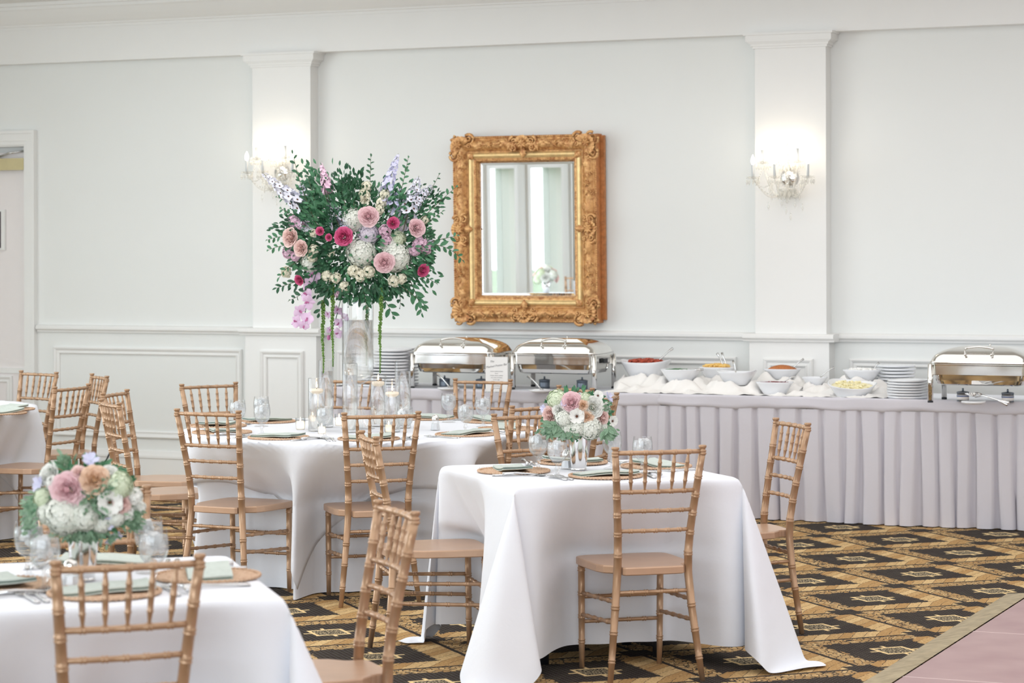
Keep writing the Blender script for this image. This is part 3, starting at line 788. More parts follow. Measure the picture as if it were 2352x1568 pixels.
# ---- chafing dishes
def rrect(w, d, r, n=8):
    o = []
    for cx, cy, a0 in ((w - r, d - r, 0), (-w + r, d - r, 90), (-w + r, -d + r, 180), (w - r, -d + r, 270)):
        for i in range(n + 1): a = radians(a0 + 90 * i / n); o.append((cx + r * cos(a), cy + r * sin(a)))
    return o
def loft(mb, rings, mi=0, caps=(True, True), sm=True):
    n = len(rings[0]); vs = [p for r in rings for p in r]
    fs = [(k * n + i, k * n + (i + 1) % n, (k + 1) * n + (i + 1) % n, (k + 1) * n + i) for k in range(len(rings) - 1) for i in range(n)]
    mb.add(vs, fs, mi, sm)
    if caps[0]: mb.add(rings[0], [tuple(range(n - 1, -1, -1))], mi, False)
    if caps[1]: mb.add(rings[-1], [tuple(range(n))], mi, False)
def make_chafer():
    t = thing('chafing_dish', 'x', 'chafing dish', group='steel chafing dishes on the buffet')
    W_, D_ = .295, .19
    R = lambda s, q, z, r=.05: [(x, y, z) for x, y in rrect(W_ * s, D_ * q, r * min(s, q))]
    mb = MB(); loft(mb, [R(.96, .95, .165, .03), R(.965, .955, .168, .03), R(.965, .955, .222, .03), R(1.0, 1.0, .226, .04), R(1.0, 1.0, .234, .04)], sm=False); part('frame_band', mb, CHROME, t)
    mb = MB(); loft(mb, [R(.80, .74, .105, .05), R(.88, .86, .112, .06), R(.915, .90, .135, .06), R(.93, .92, .168, .06)], sm=False); part('water_pan', mb, CHROME, t)
    mb = MB(); rings = [R(1.015, 1.02, .236, .045), R(1.02, 1.03, .242, .045), R(1.0, 1.0, .249, .05)]
    for k in range(1, 10):
        a = k / 9 * pi / 2; f = cos(a); rings.append(R(.34 + .65 * f ** 1.25, .12 + .86 * f ** 1.1, .249 + .088 * sin(a) ** .95, .06))
    loft(mb, rings); part('lid', mb, CHROME, t)
    mb = MB()
    for s in (-1, 1):
        mb.tube([(s * .075, -.168, .268), (s * .078, -.185, .285), (s * .085, -.165, .315), (s * .083, -.15, .325)], .0052, 8)
        mb.ball((s * .078, -.187, .29), .009, 8, 6)
    mb.tube([(-.085, -.155, .322)] + [(lerp(-.083, .083, i / 8), -.158, .325 + .010 * sin(pi * i / 8)) for i in range(9)] + [(.085, -.155, .322)], .007, 8)
    part('lid_handle', mb, CHROME, t)
    mb = MB(); mb.ball((0.03, 0.0, .342), .007, 8, 6); mb.tube([(.03, 0, .333), (.03, 0, .342)], .004, 6); part('vent_knob', mb, CHROME, t)
    for sx in (-1, 1):
        for sy in (-1, 1):
            mb = MB(); x, y = sx * W_ * .985, sy * D_ * .93
            mb.tube([(x, y, 0), (x, y, .01)], .017, 12, 1); mb.tube([(x, y, .01), (x, y, .225)], .0165, 14); mb.lathe([(.0165, .225), (.012, .232), (0.001, .234)], 12, 0, Matrix.Translation((x, y, 0)), cap=False)
            part('leg', mb, [CHROME, DARK], t)
    mb = MB(); mb.box((W_ + .002, -.03, .175), (W_ + .008, .035, .205)); part('hinge_plate', mb, DARK, t)
    mb = MB(); mb.box((-W_ * .9, -.01, .16), (W_ * .9, .01, .166)); part('cross_brace', mb, CHROME, t)
    return t
ch0 = make_chafer()
def place_chafer(pxl, pyl, dx, label, frst=False):
    p = B(pxl, pyl); loc = Vector((p.x + .295 * .985, p.y + .19 * .93, BT))
    if frst: ch0.location = loc; ch0['label'] = label
    else: dup(ch0, loc, 0, label)
    return loc
def fuel(x, y, z, label, face=0):
    t = thing('fuel_can', label, 'fuel can', (x, y, z), 0, 'fuel cans under the chafing dishes')
    mb = MB(); mb.lathe([(.034, 0), (.036, .002), (.036, .052), (.0385, .053), (.0385, .057), (.030, .060), (.012, .063), (.001, .064)], 20, cap=True); part('can', mb, CANM, t)
    mb = MB(); mb.lathe([(.0365, .012), (.0366, .04)], 20, cap=False); part('paper_label', mb, PAPER if face else CANM, t)
    if face: mb = MB(); mb.lathe([(.0370, .030), (.0371, .036)], 20, cap=False); part('label_stripe', mb, DARKH, t)
    mb = MB(); mb.lathe([(.006, .062), (.006, .078), (.001, .080)], 10); part('wick_stem', mb, CANM, t)
c1 = place_chafer(947, 891, 0, 'mirror-bright chafing dish next to the plate stacks, left of the menu card', True)
c2 = place_chafer(1177, 893.5, 0, 'mirror-bright chafing dish just right of the menu card')
c3 = place_chafer(2137, 924, 0, 'mirror-bright chafing dish at the far end of the buffet')
for c, nm, w in ((c1, 'first', 0), (c2, 'second', 0), (c3, 'last', 1)):
    fuel(c.x - .135, c.y + .0, BT, 'fuel can under the left half of the %s chafing dish' % nm, w)
    fuel(c.x + .135, c.y + .0, BT, 'fuel can under the right half of the %s chafing dish' % nm, w)
# ---- menu card
def menu(px, py, w, h, label, cat='menu card', text=True):
    p = B(px, py); t = thing('menu_card', label, cat, (p.x, p.y + .005, BT + .002), radians(8))
    mb = MB(); mb.box((-w / 2 - .006, .004, 0), (w / 2 + .006, .007, h + .006)); mb.box((-w / 2 - .006, -.03, 0), (w / 2 + .006, .05, .003)); part('acrylic_stand', mb, GLASS, t)
    mb = MB(); mb.box((-w / 2, 0, .004), (w / 2, .0025, h)); part('card', mb, PAPER, t)
    if text:
        def line(s, x, z, size, rot=0, f=None):
            cu = bpy.data.curves.new('menu_text', 'FONT'); cu.body = s; cu.size = size; cu.align_x = 'CENTER'; cu.extrude = .0003; cu.shear = .35 if rot else 0
            tmp = bpy.data.objects.new('lettering_source', cu); me = bpy.data.meshes.new_from_object(tmp); bpy.data.objects.remove(tmp)
            me.materials.clear(); me.materials.append(INK); o = bpy.data.objects.new('lettering', me); COL.objects.link(o); o.parent = t
            o.location = (x, -.0008, z); o.rotation_euler = (radians(90), -rot, 0)
        line('The', -.03, h - .035, .018, radians(6)); line('Mashed Potato Bar', 0, h - .062, .0185, radians(9))
        for i, s in enumerate(('creamy mashed potatoes', 'bacon', 'cheddar cheese, scallions', 'sour cream and chives', 'brown sugar', 'butter', 'sweet potatoes', 'marshmallows', 'with toppings')):
            line(s, 0, h - .095 - i * .0135, .0085)
    return t
menu(1140, 901.5, .148, .228, 'white menu card standing between the first two chafing dishes')
menu(2386, 925, .16, .26, 'edge of a white card at the far end of the buffet', text=False)
# ---- serving utensils
def spoon_mb(mb, L=.24, bowl=.03, mi=0, ladle=False, M=None):
    mb.tube([(0, 0, .004), (0, L * .25, .010), (0, L * .6, .014), (0, L, .010)], [.006, .0035, .0045, .008], 6, mi, M)
    T = Matrix.Translation((0, -bowl * .9, .004)) @ Matrix.Diagonal((bowl * .72, bowl, bowl * .28, 1))
    if M is not None: T = M @ T
    mb.lathe([(.0001, -1), (.6, -.75), (.95, -.1), (1.0, .1), (.9, .1), (.55, -.5), (.0001, -.75)], 14, mi, T, cap=False)
def utensil(name, loc, rx, rz, label, kind='spoon', L=.24):
    o = MB()
    if kind == 'tongs':
        for s in (-1, 1): o.tube([(s * .008, 0, 0), (s * .022, L * .35, .002), (s * .020, L * .75, .003), (s * .026, L, .0)], [.004, .005, .005, .009], 6)
        o.tube([(-.008, 0, 0), (.008, 0, 0)], .005, 6)
    else: spoon_mb(o, L)
    t = o.build(name, STEEL); t.location = loc; t.rotation_euler = (rx, 0, rz)
    return tag(t, label, 'serving spoon' if kind != 'tongs' else 'tongs')
# small plates with utensils before the chafing dishes
SPM = plate_mesh(.072)
def side_plate(px, py, lab):
    p = B(px, py); o = obj('side_plate', SPM); o.location = (p.x, p.y, BT); tag(o, lab, 'plate', 'utensil rests on the buffet'); return p
p = side_plate(1030, 896, 'small plate with a spoon in front of the first chafing dish'); utensil('serving_spoon', (p.x - .0, p.y, BT + .024), radians(32), radians(70), 'serving spoon resting before the first chafing dish', L=.13)
p = side_plate(1240, 901, 'small plate with a spoon in front of the second chafing dish'); utensil('serving_spoon', (p.x - .0, p.y, BT + .024), radians(32), radians(72), 'serving spoon resting before the second chafing dish', L=.13)
p = side_plate(2236, 928, 'small plate with scalloped serving spoons before the last chafing dish')
t = thing('serving_spoon', 'fluted silver shell spoon on the plate before the last chafing dish', 'serving spoon', (p.x + .01, p.y, BT + .045), radians(-112))
mb = MB()
def shell(u, v):
    a = lerp(-1.15, 1.15, u); r = v ** .8 * .062 * (1 + .04 * cos(u * 9 * 2 * pi)); return Vector((sin(a) * r, -cos(a) * r, .018 * (v * v) + .003 * cos(u * 18 * pi) * v))
mb.grid(shell, 36, 6); mb.add([v for v in mb.v], [], 0); part('bowl', mb, SILV, t)
mb = MB(); mb.tube([(0, 0, .0), (0, .06, .008), (0, .16, -.014), (0, .235, -.028)], [.007, .0045, .005, .010], 8); part('handle', mb, SILV, t)
utensil('serving_spoon', (p.x + .045, p.y + .02, BT + .05), radians(-14), radians(-125), 'second silver spoon crossed over the shell spoon before the last chafing dish', L=.22)

# ---- draped linen over risers and serving bowls
BOWLS = [  # px left, px right, rim y, base y, world y, content, superellipse, label
 (1426, 1541, 834, 873, 14.93, 'bacon', 'white bowl of crumbled bacon'),
 (1518, 1611, 850, 881, 14.70, 'herbs', 'white oval bowl of chopped green chives with tongs laid across'),
 (1606, 1688, 845, 873, 14.96, 'cheese', 'white bowl of shredded yellow cheese with two tong handles'),
 (1647, 1738, 856, 885, 14.68, 'cream', 'white bowl of sour cream with a spoon handle sticking up'),
 (1754, 1840, 849, 872, 15.00, 'brown', 'white bowl heaped with brown sugar'),
 (1737, 1822, 879, 909, 14.62, 'red', 'low white bowl of red dried fruit tucked under the brown sugar bowl'),
 (1842, 1900, 868, 888, 14.86, 'cream', 'small white bowl with a thin spoon leaning out'),
 (1937, 2023, 851, 880, 14.92, 'marsh', 'white bowl of marshmallows'),
 (1902, 2012, 884, 917, 14.60, 'butter', 'tilted white boat-shaped bowl of butter pats')]
FOOD = {'bacon': mat('bacon_bits', rgb(196, 86, 60), .6, var=.4, vs=60), 'herbs': mat('chives', rgb(70, 128, 72), .7, var=.4, vs=60), 'cheese': mat('shredded_cheese', rgb(252, 212, 128), .6, var=.15, vs=60),
        'cream': mat('sour_cream', rgb(250, 247, 240), .4, var=.02), 'brown': mat('brown_sugar', rgb(198, 122, 70), .9, var=.25, vs=90), 'red': mat('dried_cranberry', rgb(140, 40, 48), .5, var=.3, vs=60),
        'marsh': mat('marshmallow', rgb(252, 250, 246), .8, var=.02), 'butter': mat('butter', rgb(250, 240, 196), .5, var=.05)}
bowlpos = []
for (xl, xr, yr_, yb_, yw, kind, lab) in BOWLS:
    c = PY((xl + xr) / 2, yb_, yw); rim = PY((xl + xr) / 2, yr_, yw)
    s = FPX / camz(c); w = (xr - xl) / s / 2
    bowlpos.append((c.x, yw, c.z, rim.z, w, kind, lab))
def drape_z(x, y, rnd_ph):
    z = BT + .003
    for (bx, by, bz, rz_, w, k, l) in bowlpos:
        dd = max(abs(x - bx) / (w * .98), abs(y - by) / (w * .85)); hgt = bz - BT - .004
        if hgt > .01:
            f = 1 if dd < .85 else max(0, 1 - (dd - .85) / .75); f = f * f * (3 - 2 * f); z = max(z, BT + .003 + hgt * f)
    return z
def drape(x0, x1, y0, y1, seed, lab):
    rnd = random.Random(seed); ph = [rnd.uniform(0, 6.28) for _ in range(8)]
    def f(u, v):
        eu = min(u, 1 - u) * 2; ev = min(v, 1 - v) * 2
        x = lerp(x0, x1, u) + .03 * sin(v * 9 + ph[0]); y = lerp(y0, y1, v) + .022 * sin(u * 15 + ph[1]) + .02 * sin(u * 31 + ph[2])
        z = drape_z(x, y, 0)
        under = any(abs(x - b[0]) < b[4] * .75 and abs(y - b[1]) < b[4] * .6 for b in bowlpos)
        fold = abs(sin(x * 17 + y * 26 * sin(ph[3]) + 2.2 * sin(x * 5 + ph[4]) + ph[5])) ** 2.5 * .028 + abs(sin(x * 31 - y * 22 + ph[6])) ** 3 * .014
        fold += abs(sin(x * 9 + y * 15 + ph[7])) ** 4 * .03
        z += fold * (0 if under else 1) * min(1, (ev + .15) * 1.2) * min(1, eu * 6 + .2)
        return Vector((x, max(YF - .01, y), z))
    mb = MB(); mb.grid(f, 110, 40)
    o = mb.build('draped_linen', NAPW); o.modifiers.new('s', 'SUBSURF').levels = 1; o.modifiers['s'].render_levels = 1
    s = o.modifiers.new('t', 'SOLIDIFY'); s.thickness = .0016; s.offset = -1
    return tag(o, lab, 'cloth', 'rumpled linens under the serving bowls')
drape(PY(1376, 900, YF).x, PY(1610, 905, YF).x, YF - .005, 15.14, 31, 'rumpled white linen under the bacon and chive bowls')
drape(PY(1560, 900, YF).x, PY(1800, 905, YF).x, YF + .012, 15.12, 47, 'rumpled white linen under the cheese and sour cream bowls')
drape(PY(1800, 900, YF).x, PY(2034, 915, YF).x, YF - .0, 15.12, 53, 'rumpled white linen under the bowls nearest the plate stacks')
for i, (bx, by, bz, rz_, w, kind, lab) in enumerate(bowlpos):
    t = thing('serving_bowl', lab, 'bowl', (bx, by, bz + .004), 0, 'white serving bowls on the buffet')
    H = rz_ - bz; oval = .80
    def ring(s, z, n=40, e=2.8):
        o = []
        for q in range(n):
            a = 2 * pi * q / n; ca, sa = cos(a), sin(a); k = (abs(ca) ** e + abs(sa) ** e) ** (-1 / e)
            wob = H * .16 * (abs(ca) ** 3) * max(0, z / H) ** 2 if i in (0, 3, 8) else 0
            o.append((ca * k * w * s, sa * k * w * s * oval, z + wob))
        return o
    prof = [(.50, 0), (.56, .002), (.66, H * .25), (.80, H * .55), (.92, H * .85), (1.0, H), (.985, H + .004), (.955, H + .001), (.88, H * .8), (.74, H * .5), (.60, H * .22), (.45, H * .12)]
    mb = MB(); loft(mb, [ring(s, z) for s, z in prof]); part('bowl_body', mb, CHINA, t)
    # contents
    rnd = random.Random(i); mb = MB(); hh = {'bacon': .028, 'herbs': .008, 'cheese': .028, 'cream': .004, 'brown': .034, 'red': .004, 'marsh': .014, 'butter': .012}[kind]
    rings = []
    for k in range(7):
        f = 1 - k / 6.5; rings.append([(x, y, H * .90 + hh * (1 - f ** 2) + rnd.uniform(-.002, .002)) for x, y, z in ring(.87 * f, 0)])
    loft(mb, rings, caps=(False, True))
    if kind in ('bacon', 'marsh', 'cheese', 'herbs', 'red', 'butter'):
        for q in range(110 if kind != 'butter' else 50):
            a = rnd.uniform(0, 6.28); r = sqrt(rnd.random()) * w * .75; px_, py_ = r * cos(a), r * sin(a) * oval
            s = {'bacon': .010, 'marsh': .007, 'cheese': .006, 'herbs': .005, 'red': .006, 'butter': .009}[kind] * rnd.uniform(.6, 1.3)
            M_ = Matrix.Translation((px_, py_, H * .92 + hh * (1 - (r / w) ** 2) + s * .4)) @ Matrix.Rotation(rnd.uniform(0, 3), 4, 'Z') @ Matrix.Rotation(rnd.uniform(-.7, .7), 4, 'X')
            l = 2.6 if kind in ('cheese', 'herbs') else 1
            mb.box((-s * l, -s * .6, -s * .5), (s * l, s * .6, s * .5), 0, M_)
    o = part('food', mb, FOOD[kind], t); o['kind'] = 'stuff'
    if i == 8: t.rotation_euler = (radians(10), radians(4), 0)
names = ['crumbled bacon', 'chives', 'yellow cheese', 'sour cream', 'brown sugar', 'red dried fruit', 'small white bowl', 'marshmallow', 'butter']
def lean(i, dx, dy, up, L, az_, kind='spoon', lab=''):
    b = bowlpos[i]; o = utensil('serving_spoon' if kind == 'spoon' else 'serving_tongs', (b[0] + dx, b[1] + dy, b[3] - .0), radians(up), az_, lab, kind, L)
lean(0, .07, .0, 42, .15, radians(-70), 'tongs', 'steel tongs leaning out of the bacon bowl')
lean(1, -.06, -.03, 2, .21, radians(-88), 'tongs', 'steel tongs laid across the chive bowl')
lean(2, .06, .0, 62, .11, radians(70), 'tongs', 'steel tongs standing in the yellow cheese bowl')
lean(3, -.01, .0, 68, .08, radians(60), 'spoon', 'spoon standing in the sour cream bowl')
lean(4, .07, .0, 40, .10, radians(-70), 'spoon', 'spoon in the brown sugar bowl')
lean(5, .06, .0, 25, .08, radians(-75), 'spoon', 'spoon in the low bowl of red dried fruit')
lean(6, .04, .0, 34, .11, radians(-75), 'spoon', 'thin spoon leaning from the small white bowl')
lean(7, .08, .0, 50, .06, radians(-60), 'spoon', 'spoon tip in the marshmallow bowl')

# ------------------------------------------------------------------ gilt mirror
def gilt():
    m, t, b = newmat('antique_gilt')
    f = noise(t, 34, 6, rough=.7); g = noise(t, 7, 3)
    col = mixc(t, (f - .42) * 5, rgb(238, 188, 126), rgb(176, 114, 66)); col = mixc(t, (g - .45) * 3, col, rgb(222, 166, 106))
    t.links.new(col.k, b.inputs['Base Color']); b.inputs['Metallic'].default_value = .3; b.inputs['Roughness'].default_value = .4
    bump(t, b, noise(t, 120, 5), .5, .004); return m
GILT = gilt(); GILTB = mat('burnished_gilt', rgb(248, 214, 152), .3, .4, var=.2, vs=30, bs=.2, bscale=90); GILTS = mat('gilt_side', rgb(206, 136, 80), .5, .2, var=.3, vs=40)
MIRR, _t, _b = newmat('mirror_silvering'); _b.inputs['Metallic'].default_value = 1; _b.inputs['Roughness'].default_value = 0; _b.inputs['Base Color'].default_value = (.93, .95, .95, 1)
mx0, mx1 = PY(1040, 530, D - .12).x, PY(1371, 530, D - .12).x
mzc, mHH = 1.838, .645; mxc = (mx0 + mx1) / 2; mHW = (mx1 - mx0) / 2
mir = thing('wall_mirror', 'large wall mirror in an ornate carved gilt frame above the buffet', 'mirror', (mxc, D - .002, mzc - mHH)); mir.rotation_euler = (radians(1.1), 0, 0)
FW = .187
def rel(s, side_len, t):
    """carved relief height on the moulding at arc position s"""
    w = max(0, 1 - ((t - .06) / .045) ** 2)
    p = (s % .26) / .26
    a = .014 * max(0, cos(p * 2 * pi)) ** 2 + .009 * abs(sin(s * 60)) * max(0, -cos(p * 2 * pi))
    return w * (a + .004 * sin(s * 95) * sin(t * 160))
PR = [(0, 0), (0, .085), (.004, .098), (.010, .102), (.016, .098), (.020, .092), (.026, .094), (.034, .102), (.044, .112), (.056, .118), (.068, .118), (.080, .112), (.092, .098), (.100, .088), (.108, .084), (.114, .086), (.118, .092), (.124, .098), (.134, .102), (.144, .098), (.150, .090), (.154, .084), (.160, .086), (.168, .080), (.176, .066), (.184, .050), (FW, .034)]
mb = MB(); segs = 90
for (ax, az_, bx, bz) in ((-1, 0, 1, 0), (1, 0, 1, 1), (1, 1, -1, 1), (-1, 1, -1, 0)):
    A = Vector((ax * mHW, 0, az_ * 2 * mHH)); Bv = Vector((bx * mHW, 0, bz * 2 * mHH)); d = (Bv - A); L = d.length; d.normalize()
    inn = Vector((-d.z, 0, d.x))
    vs = []
    for i in range(segs + 1):
        u = i / segs
        for t_, dp in PR:
            s0 = lerp(t_, L - t_, u); s = s0 - L / 2
            rr = rel(s0, L, t_) if .02 < t_ < .1 else 0
            vs.append(A + d * s0 + inn * t_ + Vector((0, -(dp + rr), 0)))
    n = len(PR)
    fs = [(i * n + k, (i + 1) * n + k, (i + 1) * n + k + 1, i * n + k + 1) for i in range(segs) for k in range(n - 1)]
    mi = [1 if .114 <= PR[k][0] <= .15 else (2 if PR[k][0] < .001 else 0) for i in range(segs) for k in range(n - 1)]
    o0 = len(mb.f); mb.add(vs, fs); mb.mi[o0:] = mi
part('frame_moulding', mb, [GILT, GILTB, GILTS], mir)
def edge_run(t_, dp, r, step, nm, ex=1.0, mi=0):
    mb = MB()
    for (ax, az_, bx, bz) in ((-1, 0, 1, 0), (1, 0, 1, 1), (1, 1, -1, 1), (-1, 1, -1, 0)):
        A = Vector((ax * mHW, 0, az_ * 2 * mHH)); Bv = Vector((bx * mHW, 0, bz * 2 * mHH)); d = (Bv - A); L = d.length; d.normalize(); inn = Vector((-d.z, 0, d.x))
        k = int((L - 2 * t_) / step)
        for i in range(k):
            p = A + d * (t_ + (i + .5) * (L - 2 * t_) / k) + inn * t_ + Vector((0, -dp, 0)); mb.ball(p, r, 6, 4, 0, (1, .8, 1))
    o = part(nm, mb, GILT, mir); o['kind'] = 'stuff'
edge_run(.008, .100, .0065, .0155, 'bead_edge'); edge_run(.168, .078, .0075, .0125, 'rope_edge'); edge_run(.103, .090, .0042, .0095, 'inner_beading')
def spiral(mb, c, r, turns, a0, sgn, rad, depth, taper=.25):
    r *= 1.12; rad *= 1.2; depth += .004
    pts = []; rs = []; n = int(16 * turns)
    for i in range(n + 1):
        u = i / n; a = a0 + sgn * u * turns * 2 * pi; rr = r * (1 - u * .86)
        pts.append((c[0] + rr * cos(a), -(depth + .012 * u), c[1] + rr * sin(a))); rs.append(rad * (1 - u * (1 - taper)))
    mb.tube(pts, rs, 7); mb.ball((pts[-1][0], pts[-1][1], pts[-1][2]), rad * .8, 6, 5)
def fan(mb, c, r, a0, spread, ribs, depth, tilt=.4, inner=.12):
    def f(u, v):
        a = a0 + (u - .5) * spread; rr = r * lerp(inner, 1, v) * (1 + .05 * abs(cos(u * ribs * pi)) * v)
        h = .020 * sin(v * pi * .62) + .007 * abs(sin(u * ribs * pi)) * (v ** .5)
        return Vector((c[0] + rr * cos(a), -(depth + h), c[1] + rr * sin(a)))
    mb.grid(f, ribs * 4, 7)
def leaf_o(mb, c, L, w, ang, depth, curl=.5):
    w *= 1.2; depth += .004
    def f(u, v):
        s = v * L; a = ang + curl * v; x = c[0] + s * cos(a); z = c[1] + s * sin(a)
        ww = w * sin(pi * min(1, .12 + v * .88)) ** .7 * (1 + .25 * cos(v * 22)); q = (u - .5) * 2
        return Vector((x - sin(a) * q * ww, -(depth + .012 * (1 - q * q) + .006 * sin(v * 3)), z + cos(a) * q * ww))
    mb.grid(f, 6, 10)
def rosette(mb, c, r, n, depth):
    for k in range(n): leaf_o(mb, c, r, r * .28, 2 * pi * k / n, depth, .1)
    mb.ball((c[0], -(depth + .014), c[1]), r * .26, 8, 6)
for sx in (-1, 1):
    for sz in (0, 1):
        cx = sx * mHW; cz = 2 * mHH * sz; ix = -sx; iz = 1 if sz == 0 else -1
        mb = MB(); cc = (cx + ix * .062, cz + iz * .060); da = atan2(iz, ix)
        fan(mb, (cc[0] + ix * .015, cc[1] + iz * .015), .074, da + pi, 3.6, 9, .115)
        rosette(mb, cc, .030, 6, .135)
        for q in (-1, 1):
            # scrolls flanking the shell along both arms, curling outward past the frame
            if q < 0: c2 = (cx + ix * .135, cz + iz * .024); s = 1
            else: c2 = (cx + ix * .024, cz + iz * .135); s = -1
            sg_ = s * ix * iz
            spiral(mb, c2, .036, 1.6, da + (pi if q < 0 else pi), sg_, .0105, .105)
            if q < 0: c3 = (cx + ix * .165, cz + iz * .07); a3 = 0 if ix > 0 else pi
            else: c3 = (cx + ix * .07, cz + iz * .165); a3 = pi / 2 * iz
            leaf_o(mb, c3, .085, .022, a3, .108, .35 * -sg_); leaf_o(mb, c3, .07, .016, a3 + .5 * sg_, .104, -.4 * sg_)
            spiral(mb, (lerp(c3[0], cc[0], .25), lerp(c3[1], cc[1], .25)), .020, 1.3, a3, -sg_, .007, .115)
        leaf_o(mb, (cx + ix * .12, cz + iz * .12), .055, .02, da, .095, .0)
        spiral(mb, (cx + ix * .045, cz + iz * .012), .026, 1.2, da + pi, 1, .009, .10); spiral(mb, (cx + ix * .012, cz + iz * .045), .026, 1.2, da + pi, -1, .009, .10)
        part('corner_shell', mb, GILT, mir)
for (cx, cz, hor) in ((0, 2 * mHH, 1), (0, 0, 1), (-mHW, mHH, 0), (mHW, mHH, 0)):
    mb = MB(); inx = 0 if hor else (1 if cx < 0 else -1); inz = (1 if cz < .1 else -1) if hor else 0
    c = (cx + inx * .058, cz + inz * .058)
    rosette(mb, c, .036, 8, .125); fan(mb, (c[0] - inx * .0, c[1] - inz * .0), .058, atan2(-inz, -inx), 2.8, 7, .108)
    for s in (-1, 1):
        tx, tz = (s, 0) if hor else (0, s)
        q = (c[0] + tx * .066 - inx * .016, c[1] + tz * .066 - inz * .016); spiral(mb, q, .032, 1.6, atan2(-inz + tz * .2, -inx + tx * .2), s * (1 if (inz + inx * -1) > 0 else -1), .010, .108)
        q = (c[0] + tx * .070 + inx * .028, c[1] + tz * .070 + inz * .028); spiral(mb, q, .022, 1.4, atan2(tz, tx), s * -1, .008, .108)
        leaf_o(mb, (c[0] + tx * .09, c[1] + tz * .09), .095, .021, atan2(tz, tx), .106, .3 * s); leaf_o(mb, (c[0] + tx * .08, c[1] + tz * .08), .06, .015, atan2(tz + inz * .5, tx + inx * .5), .104, -.5 * s)
    leaf_o(mb, (c[0] + inx * .03, c[1] + inz * .03), .07, .02, atan2(inz, inx), .108, .0)
    part('centre_cartouche', mb, GILT, mir)
for (cx, cz, hor) in [(s * mHW * .45, z, 1) for s in (-1, 1) for z in (0, 2 * mHH)] + [(s * mHW, mHH + q * mHH * .48, 0) for s in (-1, 1) for q in (-1, 1)]:
    mb = MB(); inx = 0 if hor else (1 if cx < 0 else -1); inz = (1 if cz < .1 else -1) if hor else 0
    c = (cx + inx * .060, cz + inz * .060); rosette(mb, c, .026, 6, .122)
    for s in (-1, 1):
        tx, tz = (s, 0) if hor else (0, s)
        leaf_o(mb, (c[0] + tx * .03, c[1] + tz * .03), .055, .014, atan2(tz, tx), .112, .3 * s)
        spiral(mb, (c[0] + tx * .062 - inx * .02, c[1] + tz * .062 - inz * .02), .014, 1.2, 0, s, .005, .110)
    part('small_rosette', mb, GILT, mir)
gi = FW - .004; bw = .018
mb = MB(); a_, b_ = mHW - gi, 2 * mHH - gi
mb.add([(-a_ + bw, -.042, gi + bw), (a_ - bw, -.042, gi + bw), (a_ - bw, -.042, b_ - bw), (-a_ + bw, -.042, b_ - bw)], [(0, 1, 2, 3)], 0, False); part('mirror_glass', mb, MIRR, mir)
mb = MB(); vs = [(-a_, -.0412, gi), (a_, -.0412, gi), (a_, -.0412, b_), (-a_, -.0412, b_), (-a_ + bw, -.042, gi + bw), (a_ - bw, -.042, gi + bw), (a_ - bw, -.042, b_ - bw), (-a_ + bw, -.042, b_ - bw)]
mb.add(vs, [(0, 1, 5, 4), (1, 2, 6, 5), (2, 3, 7, 6), (3, 0, 4, 7)], 0, False); part('bevelled_edge', mb, MIRR, mir)
mb = MB(); mb.box((-mHW + .02, -.03, .02), (mHW + .028, 0, 2 * mHH - .01)); part('back_frame', mb, GILTS, mir)

